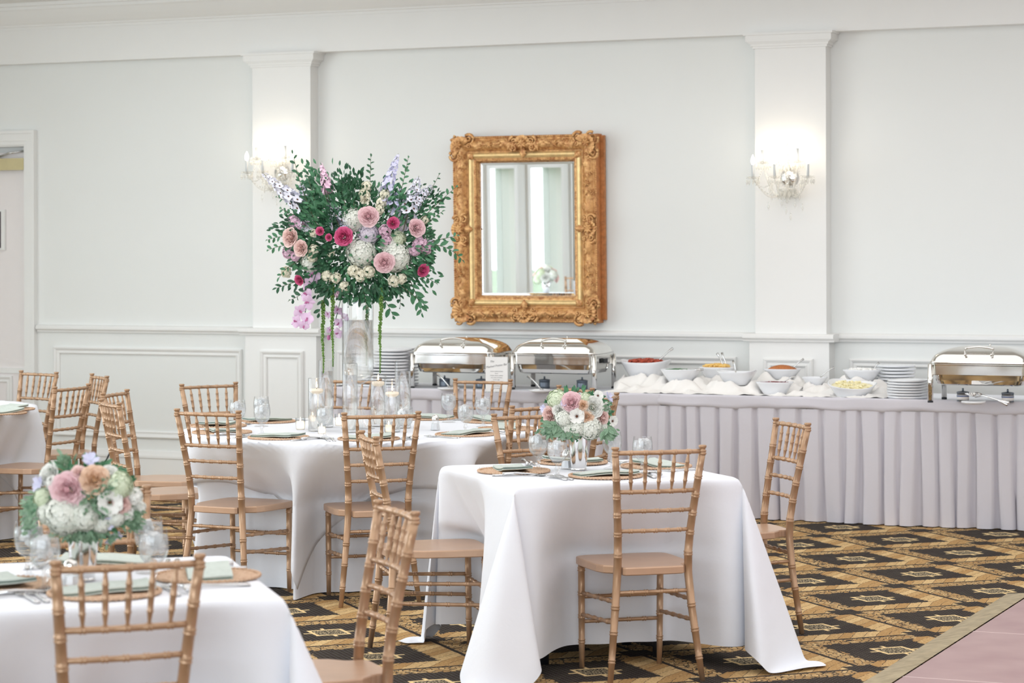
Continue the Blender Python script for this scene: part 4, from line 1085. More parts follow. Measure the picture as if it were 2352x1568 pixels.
# ------------------------------------------------------------------ crystal sconces
def drop(mb, p, L=.03, r=.006, mi=0):
    x, y, z = p; mb.lathe([(.0002, -L), (r, -L * .55), (r * .8, -L * .3), (.0002, 0)], 6, mi, Matrix.Translation((x, y, z)), cap=False, sm=False)
    mb.ball((x, y, z + .006), .0045, 5, 4, mi)
def make_sconce():
    t = thing('crystal_sconce', 'x', 'wall sconce', group='crystal wall sconces')
    # origin: wall plane, z=0 at bowl centre
    mb = MB(); mb.lathe([(.001, 0), (.055, .002), (.06, .008), (.05, .016), (.02, .022), (.001, .024)], 20, 0, Matrix.Translation((0, 0, .0)) @ Matrix.Rotation(radians(90), 4, 'X')); part('backplate', mb, SILV, t)
    mb = MB(); mb.lathe([(.004, -.17), (.012, -.16), (.006, -.145), (.022, -.12), (.05, -.09), (.058, -.075), (.02, -.07), (.010, -.04), (.018, -.02), (.012, .0), (.016, .03), (.009, .06), (.026, .075), (.012, .09), (.008, .16), (.02, .175), (.012, .19), (.003, .23)], 14, 0, Matrix.Translation((0, -.06, 0))); part('cut_glass_stem', mb, CRYS, t)
    mb = MB(); mb.tube([(0, 0, 0), (0, -.06, 0)], .012, 8); part('wall_bracket', mb, SILV, t)
    for (x, y, z, up) in ((-.155, -.10, .10, 1), (.085, -.11, .105, 1), (-.205, -.15, .0, 0), (-.035, -.22, .0, 0), (.17, -.16, .0, 0)):
        mb = MB(); pts = []
        for i in range(15):
            u = i / 14; pts.append((x * u, -.06 + (y + .06) * u, -.06 * (1 - u) * (1 if 1 else 0) - .085 * sin(pi * u) + z * u ** 3 - .02 * (1 - u)))
        pts[-1] = (x, y, z - .012); mb.tube(pts, .0062, 8); part('arm', mb, CRYS, t)
        mb = MB(); M_ = Matrix.Translation((x, y, z))
        mb.grid(lambda u, v: Vector((cos(2 * pi * u) * (.008 + .034 * v) * (1 + .07 * cos(2 * pi * u * 10) * v), sin(2 * pi * u) * (.008 + .034 * v) * (1 + .07 * cos(2 * pi * u * 10) * v), -.010 + .016 * v * v)), 40, 4, M=M_, closeu=True)
        o = part('bobeche', mb, CRYS, t)
        cm = MB(); cm.tube([(x, y, z - .01), (x, y, z + .085)], .0098, 12); part('candle_sleeve', cm, MATS.get('grey_white_sleeve') or mat('grey_white_sleeve', rgb(206, 210, 212), .5), t)
        bm_ = MB(); bm_.lathe([(.005, .085), (.011, .095), (.0135, .108), (.011, .124), (.006, .138), (.0006, .150)], 12, 0, Matrix.Translation((x, y, z)), cap=True); part('flame_bulb', bm_, BULB, t)
        dm = MB()
        for k in range(10):
            a = 2 * pi * k / 10; drop(dm, (x + .041 * cos(a), y + .041 * sin(a), z - .010), .042, .0085)
        dm_ = part('crystal_drops', dm, CRYS, t); dm_['kind'] = 'stuff'
    mb = MB()
    for k in range(12):
        a = 2 * pi * k / 12; drop(mb, (.058 * cos(a), -.06 + .058 * sin(a), -.085), .06, .010); drop(mb, (.11 * cos(a + .2), -.08 + .08 * sin(a + .2), -.045 + .02 * sin(k * 2.0)), .05, .009); drop(mb, (.05 * cos(a), -.06 + .05 * sin(a), .075), .045, .008)
    for (x0, y0, z0, x1, y1, z1) in ((-.2, -.15, -.02, -.035, -.22, -.02), (-.035, -.22, -.02, .17, -.16, -.02), (-.155, -.1, .08, .0, -.06, .17), (.085, -.11, .08, .0, -.06, .17), (-.155, -.1, .08, -.2, -.15, -.02), (.085, -.11, .08, .17, -.16, -.02), (-.2, -.15, -.03, 0, -.06, -.1), (.17, -.16, -.03, 0, -.06, -.1)):
        for i in range(1, 12):
            u = i / 12; mb.ball((lerp(x0, x1, u), lerp(y0, y1, u), lerp(z0, z1, u) - .045 * sin(pi * u)), (.0062), 5, 4)
    for (x, z) in ((-.10, -.11), (0, -.20), (.03, -.24), (.09, -.11), (-.03, -.15), (.06, -.16), (-.12, -.17), (.11, -.18)): drop(mb, (x, -.08, z), .045, .008)
    o = part('bead_swags', mb, CRYS, t); o['kind'] = 'stuff'
    for (x, z) in ((-.06, .16), (.05, .10)):
        l = bpy.data.lights.new('sconce_bulb_light', 'POINT'); l.energy = .55; l.color = (1, .84, .64); l.shadow_soft_size = .06
        o = bpy.data.objects.new('sconce_bulb_light', l); COL.objects.link(o); o.parent = t; o.location = (x, -.19, z)
    return t
s0 = make_sconce(); p = PY(1812, 408, D - PD_ - .02); s0.location = (p.x, D - PD_ - .001, p.z); s0['label'] = 'lit crystal sconce on the pilaster right of the mirror'
p = PY(645, 396, D - PD_ - .02); dup(s0, (p.x, D - PD_ - .001, p.z), 0, 'lit crystal sconce on the pilaster behind the flowers')

# ------------------------------------------------------------------ table ware
HOLD = bpy.data.objects.new('holder', None)
def goblet_meshes():
    H = .157; k = {}
    mb = MB(); mb.lathe([(.0005, .001), (.036, .0), (.037, .003), (.020, .008), (.009, .014), (.0075, .02)], 24, cap=False)
    mb.lathe([(.0075, .02), (.007, .028), (.0125, .036), (.0085, .044), (.008, .05), (.0105, .058), (.012, .060)], 12, cap=False); k['foot_and_stem'] = mb.mesh('foot_and_stem', STEMG)
    prof = [(.011, .058), (.024, .066), (.035, .080), (.0405, .098), (.0415, .112), (.040, .130), (.0365, .155), (.0370, H), (.0355, H)]
    mb = MB(); mb.lathe(prof, 28, cap=False); k['glass_bowl'] = mb.mesh('glass_bowl', GLASS)
    w = [(.0003, .063), (.020, .067), (.0325, .081), (.038, .098), (.0395, .112), (.0385, .128), (.037, .141), (.0003, .1415)]
    mb = MB(); mb.lathe(w, 24, cap=False); k['water'] = mb.mesh('water', milky('iced_water', rgb(236, 240, 242), .10, .3, .1))
    mb = MB(); r = random.Random(3)
    for i in range(26):
        a = r.uniform(0, 6.28); q = r.uniform(0, .026); z = r.uniform(.098, .142); s = r.uniform(.006, .010)
        mb.box((-s, -s, -s), (s, s, s), 0, Matrix.Translation((q * cos(a), q * sin(a), z)) @ Matrix.Rotation(r.uniform(0, 3), 4, 'X') @ Matrix.Rotation(r.uniform(0, 3), 4, 'Z'))
    k['ice_cubes'] = mb.mesh('ice_cubes', ICE)
    return k
GOB = goblet_meshes()
def goblet(px, pytop=None, pybase=None, label='', z0=TOP, grp='water goblets on the tables', pos=None):
    if pos is None:
        if pytop is not None: p = G(px, pytop, z0 + .157)
        else: p = G(px, pybase, z0)
        pos = (p.x, p.y, z0)
    t = thing('water_goblet', label, 'glass', pos, random.uniform(0, 6), grp)
    for nme, me in GOB.items():
        o = obj(nme, me, t)
        if nme == 'ice_cubes': o['kind'] = 'stuff'
    return t
def mat_mesh():
    mb = MB(); R = .152
    prof = [(.0005, .004)]
    for k in range(14):
        r = .008 + k * .0098; prof += [(r, .0062), (r + .0049, .0042)]
    mb.lathe(prof + [(.143, .002)], 56, cap=False)
    # braided rim
    n = 240
    def f(u, v):
        a = 2 * pi * u; rr = .0052 + .0016 * sin(u * 2 * pi * 62 + v * 2 * pi); b = v * 2 * pi
        return Vector(((.146 + rr * cos(b)) * cos(a), (.146 + rr * cos(b)) * sin(a), .0052 + rr * .9 * sin(b)))
    mb.grid(f, n, 8, closeu=True); return mb
MATM = mat('woven_straw', rgb(224, 192, 162), .85, var=.3, vs=120, bs=.8, bd=.004, bscale=260, c2=rgb(196, 156, 126))
MME = mat_mesh().mesh('placemat', MATM)
def napkin_mesh(seed):
    mb = MB(); r = random.Random(seed); w, d = .125, .062; p1, p2 = r.uniform(0, 6), r.uniform(0, 6)
    def sh(x, y): return .004 * sin(x * 22 + p1) + .0025 * sin(y * 30 + p2) + .010 * max(0, x / w) ** 4
    lay = 3
    for k in range(lay):
        z0 = .008 + k * .0040; z1 = z0 + .0036; ex = (k % 2) * .003; e2 = .004 * r.random()
        def top(u, v): x = lerp(-w + e2, w - ex, u); y = lerp(-d + ex, d - e2, v); return Vector((x, y, z1 + sh(x, y)))
        def bot(u, v): x = lerp(-w + e2, w - ex, u); y = lerp(d - e2, -d + ex, v); return Vector((x, y, z0 + sh(x, y)))
        mb.grid(top, 18, 6, 0); mb.grid(bot, 18, 6, 0); sm_ = 1 if k == 1 else 0
        nu = 18
        def side(pts):
            a = [(x, y, z0 + sh(x, y)) for x, y in pts]; b = [(x, y, z1 + sh(x, y)) for x, y in pts]; n = len(pts)
            mb.add(a + b, [(i, i + 1, n + i + 1, n + i) for i in range(n - 1)], sm_, True)
        xs_ = [lerp(-w + e2, w - ex, i / nu) for i in range(nu + 1)]
        side([(x, -d + ex) for x in xs_]); side([(x, d - e2) for x in xs_[::-1]]); side([(w - ex, y) for y in (-d + ex, 0, d - e2)]); side([(-w + e2, y) for y in (d - e2, 0, -d + ex)])
    return mb.mesh('napkin', [SAGE, SAGED])
NAPS = [napkin_mesh(s) for s in (1, 2, 3)]
def fork_mesh(L=.19):
    mb = MB(); mb.tube([(0, -L * .5, .003), (0, -L * .3, .005), (0, 0, .006), (0, L * .17, .010), (0, L * .24, .009)], [.0065, .0045, .003, .003, .004], 6, 0, Matrix.Diagonal((1.3, 1, .6, 1)))
    mb.box((-.0115, L * .22, .0035), (.0115, L * .30, .0055))
    for k in range(4):
        x = -.0100 + k * .0067; mb.tube([(x, L * .29, .0045), (x, L * .40, .003), (x, L * .5, .0065)], [.0018, .0016, .0009], 5)
    return mb.mesh('fork', STEEL)
def knife_mesh(L=.22):
    mb = MB(); mb.tube([(0, -L * .5, .004), (0, -L * .25, .006), (0, 0, .004)], [.0075, .006, .004], 6, 0, Matrix.Diagonal((1.2, 1, .6, 1)))
    mb.add([(-.003, 0, .004), (-.009, L * .1, .004), (-.010, L * .38, .004), (.002, L * .5, .004), (.004, L * .3, .006), (.004, 0, .006)], [(0, 1, 2, 3, 4, 5), (5, 4, 3, 2, 1, 0)], 0, False); return mb.mesh('knife', STEEL)
def tspoon_mesh(L=.18):
    mb = MB(); spoon_mb(mb, L * .8, .021); return mb.mesh('spoon', STEEL)
FK, KN, TS = fork_mesh(), knife_mesh(), tspoon_mesh()
nset = [0]
def setting(px, py, centre, where, nap_rot=0, full=True, z0=TOP, napx=0):
    p = G(px, py, z0); c = centre; d = Vector((c.x - p.x, c.y - p.y, 0)).normalized()
    a = atan2(d.y, d.x) - pi / 2     # local +y towards the table centre
    nset[0] += 1
    def put(me, nme, lx, ly, z, rz, lab, cat, grp):
        o = obj(nme, me); q = zrot(Vector((lx, ly, 0)), a); o.location = (p.x + q.x, p.y + q.y, z0 + z); o.rotation_euler = (0, 0, a + rz)
        return tag(o, lab, cat, grp)
    put(MME, 'placemat', 0, 0, 0, 0, 'round woven straw placemat ' + where, 'placemat', 'woven placemats')
    put(NAPS[nset[0] % 3], 'napkin', napx, -.005, 0.001, nap_rot, 'folded sage green napkin ' + where, 'napkin', 'sage napkins')
    if full:
        put(FK, 'fork', -.175, -.01, 0, .06, 'inner fork ' + where, 'fork', 'forks'); put(FK, 'fork', -.205, -.015, 0, .10, 'outer fork ' + where, 'fork', 'forks')
        put(KN, 'knife', .175, -.01, 0, -.04, 'knife ' + where, 'knife', 'knives'); put(TS, 'spoon', .203, .06, 0, pi + .02, 'spoon ' + where, 'spoon', 'spoons')
t1c, t3c = UC(.304, 10.04), UC(-1.187, 6.68)
setting(1180, 1083, t1c, 'at the sideways chair of the small square table')
setting(1391, 1094, t1c, 'at the near chair of the small square table')
setting(1507, 1072, t1c, 'at the buffet side of the small square table')
setting(1315.5, 1063, t1c, 'behind the silver vase of the small square table')
setting(475, 1325, t3c, 'at the right end of the nearest table')
setting(240, 1363, t3c, 'just behind the large foreground chair back')
setting(5, 1345, t3c, 'at the picture edge of the nearest table')
setting(240, 1297, t3c, 'on the far side of the nearest table')
for px, py, w in ((640, 1006, 'at the front of the round table, between two chairs'), (847, 1009, 'behind the squarely seen chair at the round table'), (1069, 999, 'right of the salt shaker on the round table'),
                  (1165, 986, 'behind the far chair finial at the round table'), (1130, 969, 'before the menu-card chair at the round table'), (985, 962, 'behind the salt shaker on the round table'), (615, 969, 'at the back of the round table, beside the votive'),
                  (500, 979, 'on the wall side of the round table'), (510, 994, 'behind the olive-gold chair at the round table')):
    setting(px, py, T2, w, full=px not in (1165, 1130, 500))
setting(20, 941, T4, 'on the far corner table, nearer the wall', full=False); setting(0, 950, T4, 'on the far corner table, nearer us', full=False)
for px, pt, w in ((1236, 993, 'leftmost goblet on the small square table'), (1280, 1007, 'goblet with forks at its foot on the small square table'), (1406, 990, 'goblet just right of the silver vase, partly behind flowers'), (1476, 1002, 'goblet seen through the near chair back of the small square table'),
                  (66, 1197, 'rear goblet left of the nearest bouquet'), (103, 1222, 'front goblet left of the nearest bouquet'), (341, 1187, 'rear goblet right of the nearest bouquet'), (352, 1214, 'front goblet right of the nearest bouquet')):
    goblet(px, pytop=pt, label='ice water goblet, ' + w)
for px, pt, w in ((602, 927, 'nearer of two in line at the front-left of the round table'), (600, 910, 'farther of two in line at the front-left of the round table'), (546, 918, 'behind the olive-gold chair finial'), (746, 933, 'directly in front of the candle cylinders'),
                  (930, 934, 'beside the tall right cylinder vase'), (1030, 902, 'farthest of three before the menu-card chair'), (1069.5, 925, 'nearest of three before the menu-card chair'), (1109.5, 911, 'rightmost of three before the menu-card chair')):
    goblet(px, pytop=pt, label='ice water goblet, ' + w)
def shaker(px, pyb, lab):
    p = G(px, pyb, TOP); t = thing('salt_shaker', lab, 'shaker', (p.x, p.y, TOP))
    mb = MB(); mb.lathe([(.0002, .0), (.026, .0), (.0265, .003), (.019, .05), (.0175, .056)], 8, sm=False, cap=False); part('glass_body', mb, STEMG, t)
    mb = MB(); mb.lathe([(.0002, .004), (.022, .004), (.0185, .034), (.0002, .035)], 8, sm=False, cap=False); part('salt', mb, CHINA, t)
    mb = MB(); mb.lathe([(.0185, .054), (.0185, .064), (.016, .073), (.009, .080), (.0002, .082)], 16, cap=False); part('metal_cap', mb, CHROME, t)
shaker(1000, 988, 'glass salt shaker with metal cap on the round table'); shaker(1301, 1076, 'glass salt shaker beside the silver vase'); shaker(163, 1350, 'blurred glass shaker on the nearest table')
def wax_glow_light(t, z, e=.06):  # lamp added inside the wax so the candle body glows
    l = bpy.data.lights.new('flame_light', 'POINT'); l.energy = e; l.color = (1, .88, .72); l.shadow_soft_size = .012
    o = bpy.data.objects.new('flame_light', l); COL.objects.link(o); o.parent = t; o.location = (0, 0, z)
def candle_cyl(px, pyt, pyb, hw, wl, cy, lab, float_c=True):
    """px centre, top y, base y, half width px, water level y"""
    p = G(px, pyb, TOP); s = FPX / camz(p); r = hw / s; H = PY(px, pyt, p.y).z - TOP; wz = PY(px, wl, p.y).z - TOP
    t = thing('cylinder_vase', 'clear glass cylinder vase ' + lab, 'vase', (p.x, p.y, TOP), 0, 'glass cylinders around the tall vase')
    mb = MB(); mb.lathe([(.0005, .002), (r * .96, .002), (r, .006), (r, H - .002), (r - .001, H), (r - .0028, H - .002)], 32, cap=False); part('glass_wall', mb, GLASS, t)
    mb = MB(); mb.lathe([(.0005, .0125), (r - .0035, .0125), (r - .0035, wz), (.0005, wz)], 28, cap=False); part('water', mb, VWATER, t)
    if float_c:
        c = thing('floating_candle', 'lit floating candle in the cylinder ' + lab, 'candle', (p.x, p.y, TOP + wz - .016), 0, 'floating candles')
        cr = min(.034, r * .88)
        mb = MB(); mb.lathe([(.0005, .0), (cr * .55, .001), (cr * .85, .008), (cr, .019), (cr * .98, .026), (cr * .8, .0285), (.0005, .027)], 24, cap=False); part('wax', mb, WAX, c)
        mb = MB(); mb.tube([(0, 0, .027), (0, 0, .036)], .0011, 5); part('wick', mb, DARK, c)
        mb = MB(); mb.lathe([(.0004, .033), (.0038, .038), (.0045, .044), (.003, .054), (.0004, .066)], 10, cap=False); part('flame', mb, FLAME, c); wax_glow_light(c, .014, .035)
candle_cyl(727.5, 868, 990, 19.5, 898, 0, 'with a candle, leftmost of the cluster')
candle_cyl(749, 826, 981, 17, 852, 0, 'holding only water, tallest on the left', False)
candle_cyl(804, 834, 993, 17.5, 861, 0, 'standing right before the vase stem', False)
candle_cyl(869, 862, 979, 18, 881, 0, 'with a candle, just right of the tall vase')
candle_cyl(901, 870, 992, 18.5, 905, 0, 'with a candle, low at the right of the cluster')
candle_cyl(925.5, 828, 983, 18.5, 853, 0, 'holding only water, tallest on the right', False)
def votive(px, pyb, r, H, lab):
    p = G(px, pyb, TOP); t = thing('votive_candle', lab, 'candle', (p.x, p.y, TOP), 0, 'votive candles on the round table')
    mb = MB(); mb.lathe([(.0005, 0), (r * .85, 0), (r * .88, .003), (r, H), (r - .0015, H), (r * .84, .004), (.0005, .004)], 24, cap=False); part('glass_cup', mb, GLASS, t)
    mb = MB(); mb.lathe([(.0005, .0045), (r * .80, .0045), (r * .90, H * .70), (.0005, H * .68)], 24, cap=False); part('wax', mb, WAX, t)
    mb = MB(); mb.lathe([(.0004, H * .70), (.003, H * .75), (.0035, H * .82), (.002, H * .95), (.0004, H * 1.05)], 8, cap=False); part('flame', mb, FLAME, t); wax_glow_light(t, H * .42)
votive(690, 986, .026, .060, 'white votive candle standing alone left of the cylinder vases')
votive(718, 969, .020, .052, 'white votive candle seen through the leftmost cylinder vase')
votive(779, 977, .023, .060, 'white votive candle behind the chair finial, left of the vase stem')
votive(739, 996, .021, .050, 'white votive candle at the foot of the front goblet')
votive(893, 993, .022, .056, 'white votive candle right of the vase base')
# tall trumpet vase
pv = G(822, 984, TOP); tv = thing('tall_vase', 'tall clear glass vase of water on a knobbed glass stem and flared foot', 'vase', (pv.x, pv.y, TOP))
mb = MB(); mb.lathe([(.0005, .225), (.030, .232), (.060, .25), (.078, .275), (.081, .30), (.0825, .74), (.0822, .748), (.0795, .748)], 40, cap=False); part('glass_cylinder', mb, GLASS, tv)
mb = MB(); mb.lathe([(.0005, .25), (.045, .257), (.070, .277), (.0775, .31), (.0785, .56), (.0005, .56)], 36, cap=False); part('water', mb, VWATER, tv)
mb = MB(); mb.lathe([(.016, .225), (.022, .215), (.030, .20), (.032, .185), (.024, .17), (.014, .16), (.014, .15), (.024, .12), (.045, .06), (.075, .014), (.088, .004), (.088, 0), (.0005, 0)], 32, cap=False); part('stem_and_foot', mb, STEMG, tv)
def julep(X, Z, lab):
    q = UC(X, Z); t = thing('silver_vase', lab, 'vase', (q.x, q.y, TOP))
    def f(u, v):
        z = v * .168; r = lerp(.031, .049, v) * (1 - .012 * abs(cos(u * 2 * pi * 9)) * (1 if .06 < v < .94 else 0)); a = 2 * pi * u
        return Vector((r * cos(a), r * sin(a), z))
    mb = MB(); mb.grid(f, 72, 16, closeu=True); mb.lathe([(.0005, .001), (.031, .001)], 36, cap=False); part('fluted_cup', mb, SILV, t)
    mb = MB(); mb.lathe([(.0335, 0), (.0345, .003), (.032, .008)], 36, cap=False); part('base_ring', mb, SILV, t)
    mb = MB(); mb.lathe([(.0485, .163), (.0515, .166), (.0515, .170), (.048, .171)], 36, cap=False); part('rim', mb, SILV, t)
    return q
J1 = julep((1328 - 1176) / 551, 10.07, 'fluted silver vase on the small square table'); J3 = julep(-1.187, 6.68, 'blurred fluted silver vase on the nearest table')

# ------------------------------------------------------------------ blooms (unit radius about 1, facing +z)
def petal_patch(mb, ang, r0, r1, w, z0, z1, cup, mi=0, nu=4, nv=4, curl=0.0, ruff=0, M=None, two=False):
    def f(u, v):
        q = (u - .5) * 2; rr = lerp(r0, r1, v); ww = w * (sin(pi * (.18 + .64 * v))) ** .8
        a = ang + q * ww; h = lerp(z0, z1, v ** .8) + cup * q * q * v - curl * max(0, v - .7) * 3.3
        rr2 = rr - .10 * q * q * v + ruff * sin(q * 5 + ang * 3) * v
        return Vector((rr2 * cos(a), rr2 * sin(a), h + ruff * cos(q * 6 + ang) * v))
    o = len(mb.mi); mb.grid(f, nu, nv, mi, M)
    if two:
        for k in range(o, len(mb.mi)):
            if (k - o) // nu < nv * .55: mb.mi[k] = 1
def rose(seed=1, layers=6, open_=1.0, ball=False):
    r = random.Random(seed); mb = MB()
    for L in range(layers):
        t = L / (layers - 1); n = 3 + L
        for k in range(n):
            a = 2 * pi * k / n + L * .9 + r.uniform(-.1, .1)
            ro = lerp(.10, 1.0, t ** .95); ri = ro * .45
            top = lerp(.60, .18, t ** 1.4) if not ball else lerp(.72, .28, t)
            petal_patch(mb, a, ri, ro * r.uniform(.94, 1.05), lerp(1.3, .72, t), lerp(.05, -.30, t), top * r.uniform(.85, 1.12), .05, 0, 5, 5, curl=lerp(0, .10, t), two=True)
    mb.lathe([(.25, -.45), (.55, -.30), (.62, -.12)], 10, 0, cap=False); mb.ball((0, 0, .30), .17, 8, 6, 1, (1, 1, 1.4))
    return mb
def hydrangea(seed=1, n=135, flat=.75):
    r = random.Random(seed); mb = MB(); mb.ball((0, 0, -.05), .80, 12, 8, 0, (1, 1, flat))
    for k in range(n):
        z = 1 - 1.55 * (k + .5) / n; a = k * 2.39996 + r.uniform(-.15, .15); rr = sqrt(max(0, 1 - z * z)); d = Vector((rr * cos(a), rr * sin(a), z * flat + .0))
        q = d.to_track_quat('Z', 'Y').to_matrix().to_4x4(); M = Matrix.Translation(d * r.uniform(.84, .97)) @ q @ Matrix.Rotation(r.uniform(0, 1.5), 4, 'Z')
        s = r.uniform(.15, .195)
        for j in range(4):
            b = j * pi / 2; ca, sa = cos(b), sin(b)
            P = [(0, 0, 0), (.55, -.62, .16), (1.1, -.35, .05), (1.15, .35, .05), (.55, .62, .16)]
            mb.add([(s * (x * ca - y * sa), s * (x * sa + y * ca), s * z_) for x, y, z_ in P], [(0, 1, 2), (0, 2, 3), (0, 3, 4)], 0, False, M)
    return mb
def floret(mb, M, s, n=5, mi=0, cup=.35, eye=None):
    for j in range(n):
        b = 2 * pi * j / n; ca, sa = cos(b), sin(b); P = [(0, 0, 0), (.5, -.45, .15), (1.0, -.30, cup), (1.05, .30, cup), (.5, .45, .15)]
        mb.add([(s * (x * ca - y * sa), s * (x * sa + y * ca), s * z_) for x, y, z_ in P], [(0, 1, 2), (0, 2, 3), (0, 3, 4)], mi, False, M)
    if eye is not None: mb.ball((0, 0, s * .12), s * .2, 5, 4, eye, M=M)
def spike(seed, L=4.0, n=34, w=.85, taper=.8, eye=None, stem=True, fs=.55):
    """flower spike along +z from 0 to L"""
    r = random.Random(seed); mb = MB()
    if stem: mb.tube([(0, 0, -1.0), (0, 0, L)], [.07, .03], 5, 1)
    for k in range(n):
        t = (k + .5) / n; z = t * L * .96; a = k * 2.39996 + r.uniform(-.3, .3); rad = w * (1 - taper * t ** 1.6)
        d = Vector((cos(a), sin(a), .35 + .5 * t)).normalized(); M = Matrix.Translation((cos(a) * rad * .55, sin(a) * rad * .55, z)) @ d.to_track_quat('Z', 'Y').to_matrix().to_4x4() @ Matrix.Rotation(r.uniform(0, 1), 4, 'Z')
        floret(mb, M, fs * (1 - .62 * t ** 2), 5, 0, .35, eye)
    return mb
def cluster(seed, n=26, flat=.9):
    r = random.Random(seed); mb = MB()
    for k in range(n):
        z = 1 - 1.7 * (k + .5) / n; a = k * 2.39996; rr = sqrt(max(0, 1 - z * z)); d = Vector((rr * cos(a), rr * sin(a), z * flat))
        M = Matrix.Translation(d * r.uniform(.6, .85)) @ d.to_track_quat('Z', 'Y').to_matrix().to_4x4() @ Matrix.Rotation(r.uniform(0, 2), 4, 'Z')
        floret(mb, M, r.uniform(.30, .40), 6, 0, .45); floret(mb, M @ Matrix.Translation((0, 0, .1)), .2, 5, 0, .6)
    return mb
def anemone(seed=1):
    r = random.Random(seed); mb = MB()
    for L in range(2):
        for k in range(6):
            petal_patch(mb, 2 * pi * (k + L * .5) / 6 + r.uniform(-.08, .08), .08, 1.0 - L * .08, .62, 0 + L * .05, .26 + L * .1, .06, 0, 4, 4, ruff=.03)
    mb.ball((0, 0, .14), .17, 10, 6, 1, (1, 1, .7))
    for k in range(18):
        a = 2 * pi * k / 18; mb.ball((.26 * cos(a), .26 * sin(a), .17), .028, 4, 3, 1)
    return mb
def orchid(seed=1):
    r = random.Random(seed); mb = MB()
    def pet(ang, L, w, mi=0, lift=.2, nv=5):
        def f(u, v):
            q = (u - .5) * 2; s = v * L; ww = w * sin(pi * min(1, .1 + .88 * v)) ** .75
            return Vector((cos(ang) * s - sin(ang) * q * ww, sin(ang) * s + cos(ang) * q * ww, lift * v - .10 * q * q))
        mb.grid(f, 4, nv, mi)
    pet(.12, 1.0, .52); pet(pi - .12, 1.0, .52); pet(pi / 2, .9, .30, 0, .05); pet(-pi / 2 + .75, .85, .27, 0, .05); pet(-pi / 2 - .75, .85, .27, 0, .05)
    pet(-pi / 2, .45, .16, 1, .35); mb.ball((0, .02, .12), .11, 6, 5, 1)
    return mb
def sweetpea(seed=1):
    mb = MB(); r = random.Random(seed)
    for k in range(5): petal_patch(mb, k * 1.25 + r.uniform(-.2, .2), .05, 1.0, .75, 0, .45 + .2 * (k % 2), .12, 0, 5, 4, ruff=.09)
    return mb
LM = MB()   # leaf mesh, unit length along +y, drooping
def _leaf(u, v):
    q = (u - .5) * 2; w = .23 * sin(pi * min(1, .06 + .94 * v)) ** .85; return Vector((q * w, v, .10 * abs(q) * (1 if 0 < v < 1 else 0) - .14 * v * v))
LM.grid(_leaf, 2, 5); LEAFME = {k: LM.mesh('leaf', m_) for k, m_ in (('g', LEAF), ('p', LEAFL), ('d', LEAFD))}
BL = {}
def bloom(key, fn, mats):
    BL[key] = [fn(s).mesh(key.split(':')[0], mats) for s in (1, 2)]
bloom('rose:pink', lambda s: rose(s, 9), [PK, PKD]); bloom('rose:peach', lambda s: rose(s + 4, 8), [PE, PED]); bloom('rose:magenta', lambda s: rose(s + 7, 8), [HP, HPD])
bloom('rose:white', lambda s: rose(s + 9, 7), [WH, WH]); bloom('ranunculus:white', lambda s: rose(s + 12, 9, ball=True), [WH, CR]); bloom('ranunculus:orange', lambda s: rose(s + 14, 8, ball=True), [ORG, ORGD])
bloom('hydrangea:white', lambda s: hydrangea(s), [HYW]); bloom('hydrangea:green', lambda s: hydrangea(s + 3), [HYG]); bloom('hydrangea:lilac', lambda s: hydrangea(s + 5), [HYL])
bloom('stock:cream', lambda s: cluster(s), [CR]); bloom('stock:pink', lambda s: cluster(s + 2), [SP]); bloom('stock:white', lambda s: cluster(s + 8), [WH])
bloom('delphinium:white', lambda s: spike(s, 5.0, 30, 1.5, .75, 2, fs=.62), [LVW, STEMM, EYE]); bloom('delphinium:lavender', lambda s: spike(s + 3, 5.0, 30, 1.4, .8, 2, fs=.60), [LV, STEMM, HYL])
bloom('snapdragon:pink', lambda s: spike(s + 6, 4.0, 28, 1.3, .75, fs=.6), [SP, STEMM]); bloom('snapdragon:cream', lambda s: spike(s + 8, 4.0, 44, 1.1, .7), [CR, STEMM])
bloom('anemone', anemone, [WH, EYE]); bloom('orchid', orchid, [OR_, ORD]); bloom('sweet_pea', sweetpea, [LV])
NAMEOF = lambda key: key.split(':')[0]
def orient(d, roll=0): return Vector(d).to_track_quat('Z', 'Y').to_matrix().to_4x4() @ Matrix.Rotation(roll, 4, 'Z')
def put_bloom(root, key, P, d, s, lab=None, sz=None):
    o = obj(NAMEOF(key), random.choice(BL[key]), root)
    loc = Vector(P) - root.location
    o.matrix_local = Matrix.Translation(loc) @ orient(d, random.uniform(0, 6)) @ Matrix.Diagonal((s, s, sz or s, 1))
    if lab: o['label'] = lab
    return o
LAB = {'rose:pink': 'pale pink open rose', 'rose:peach': 'peach rose', 'rose:magenta': 'magenta rose', 'rose:white': 'white rose', 'ranunculus:white': 'white ranunculus', 'ranunculus:orange': 'orange ranunculus', 'hydrangea:white': 'white hydrangea head', 'hydrangea:green': 'green hydrangea head',
       'hydrangea:lilac': 'lilac hydrangea head', 'stock:cream': 'cream stock cluster', 'stock:pink': 'pink stock cluster', 'stock:white': 'white stock cluster', 'delphinium:white': 'pale lavender delphinium spike', 'delphinium:lavender': 'lavender delphinium spike',
       'snapdragon:pink': 'pink snapdragon spike', 'snapdragon:cream': 'cream snapdragon spike', 'anemone': 'white anemone with a dark eye', 'orchid': None, 'sweet_pea': 'lavender sweet pea'}
TOCAM = -FV

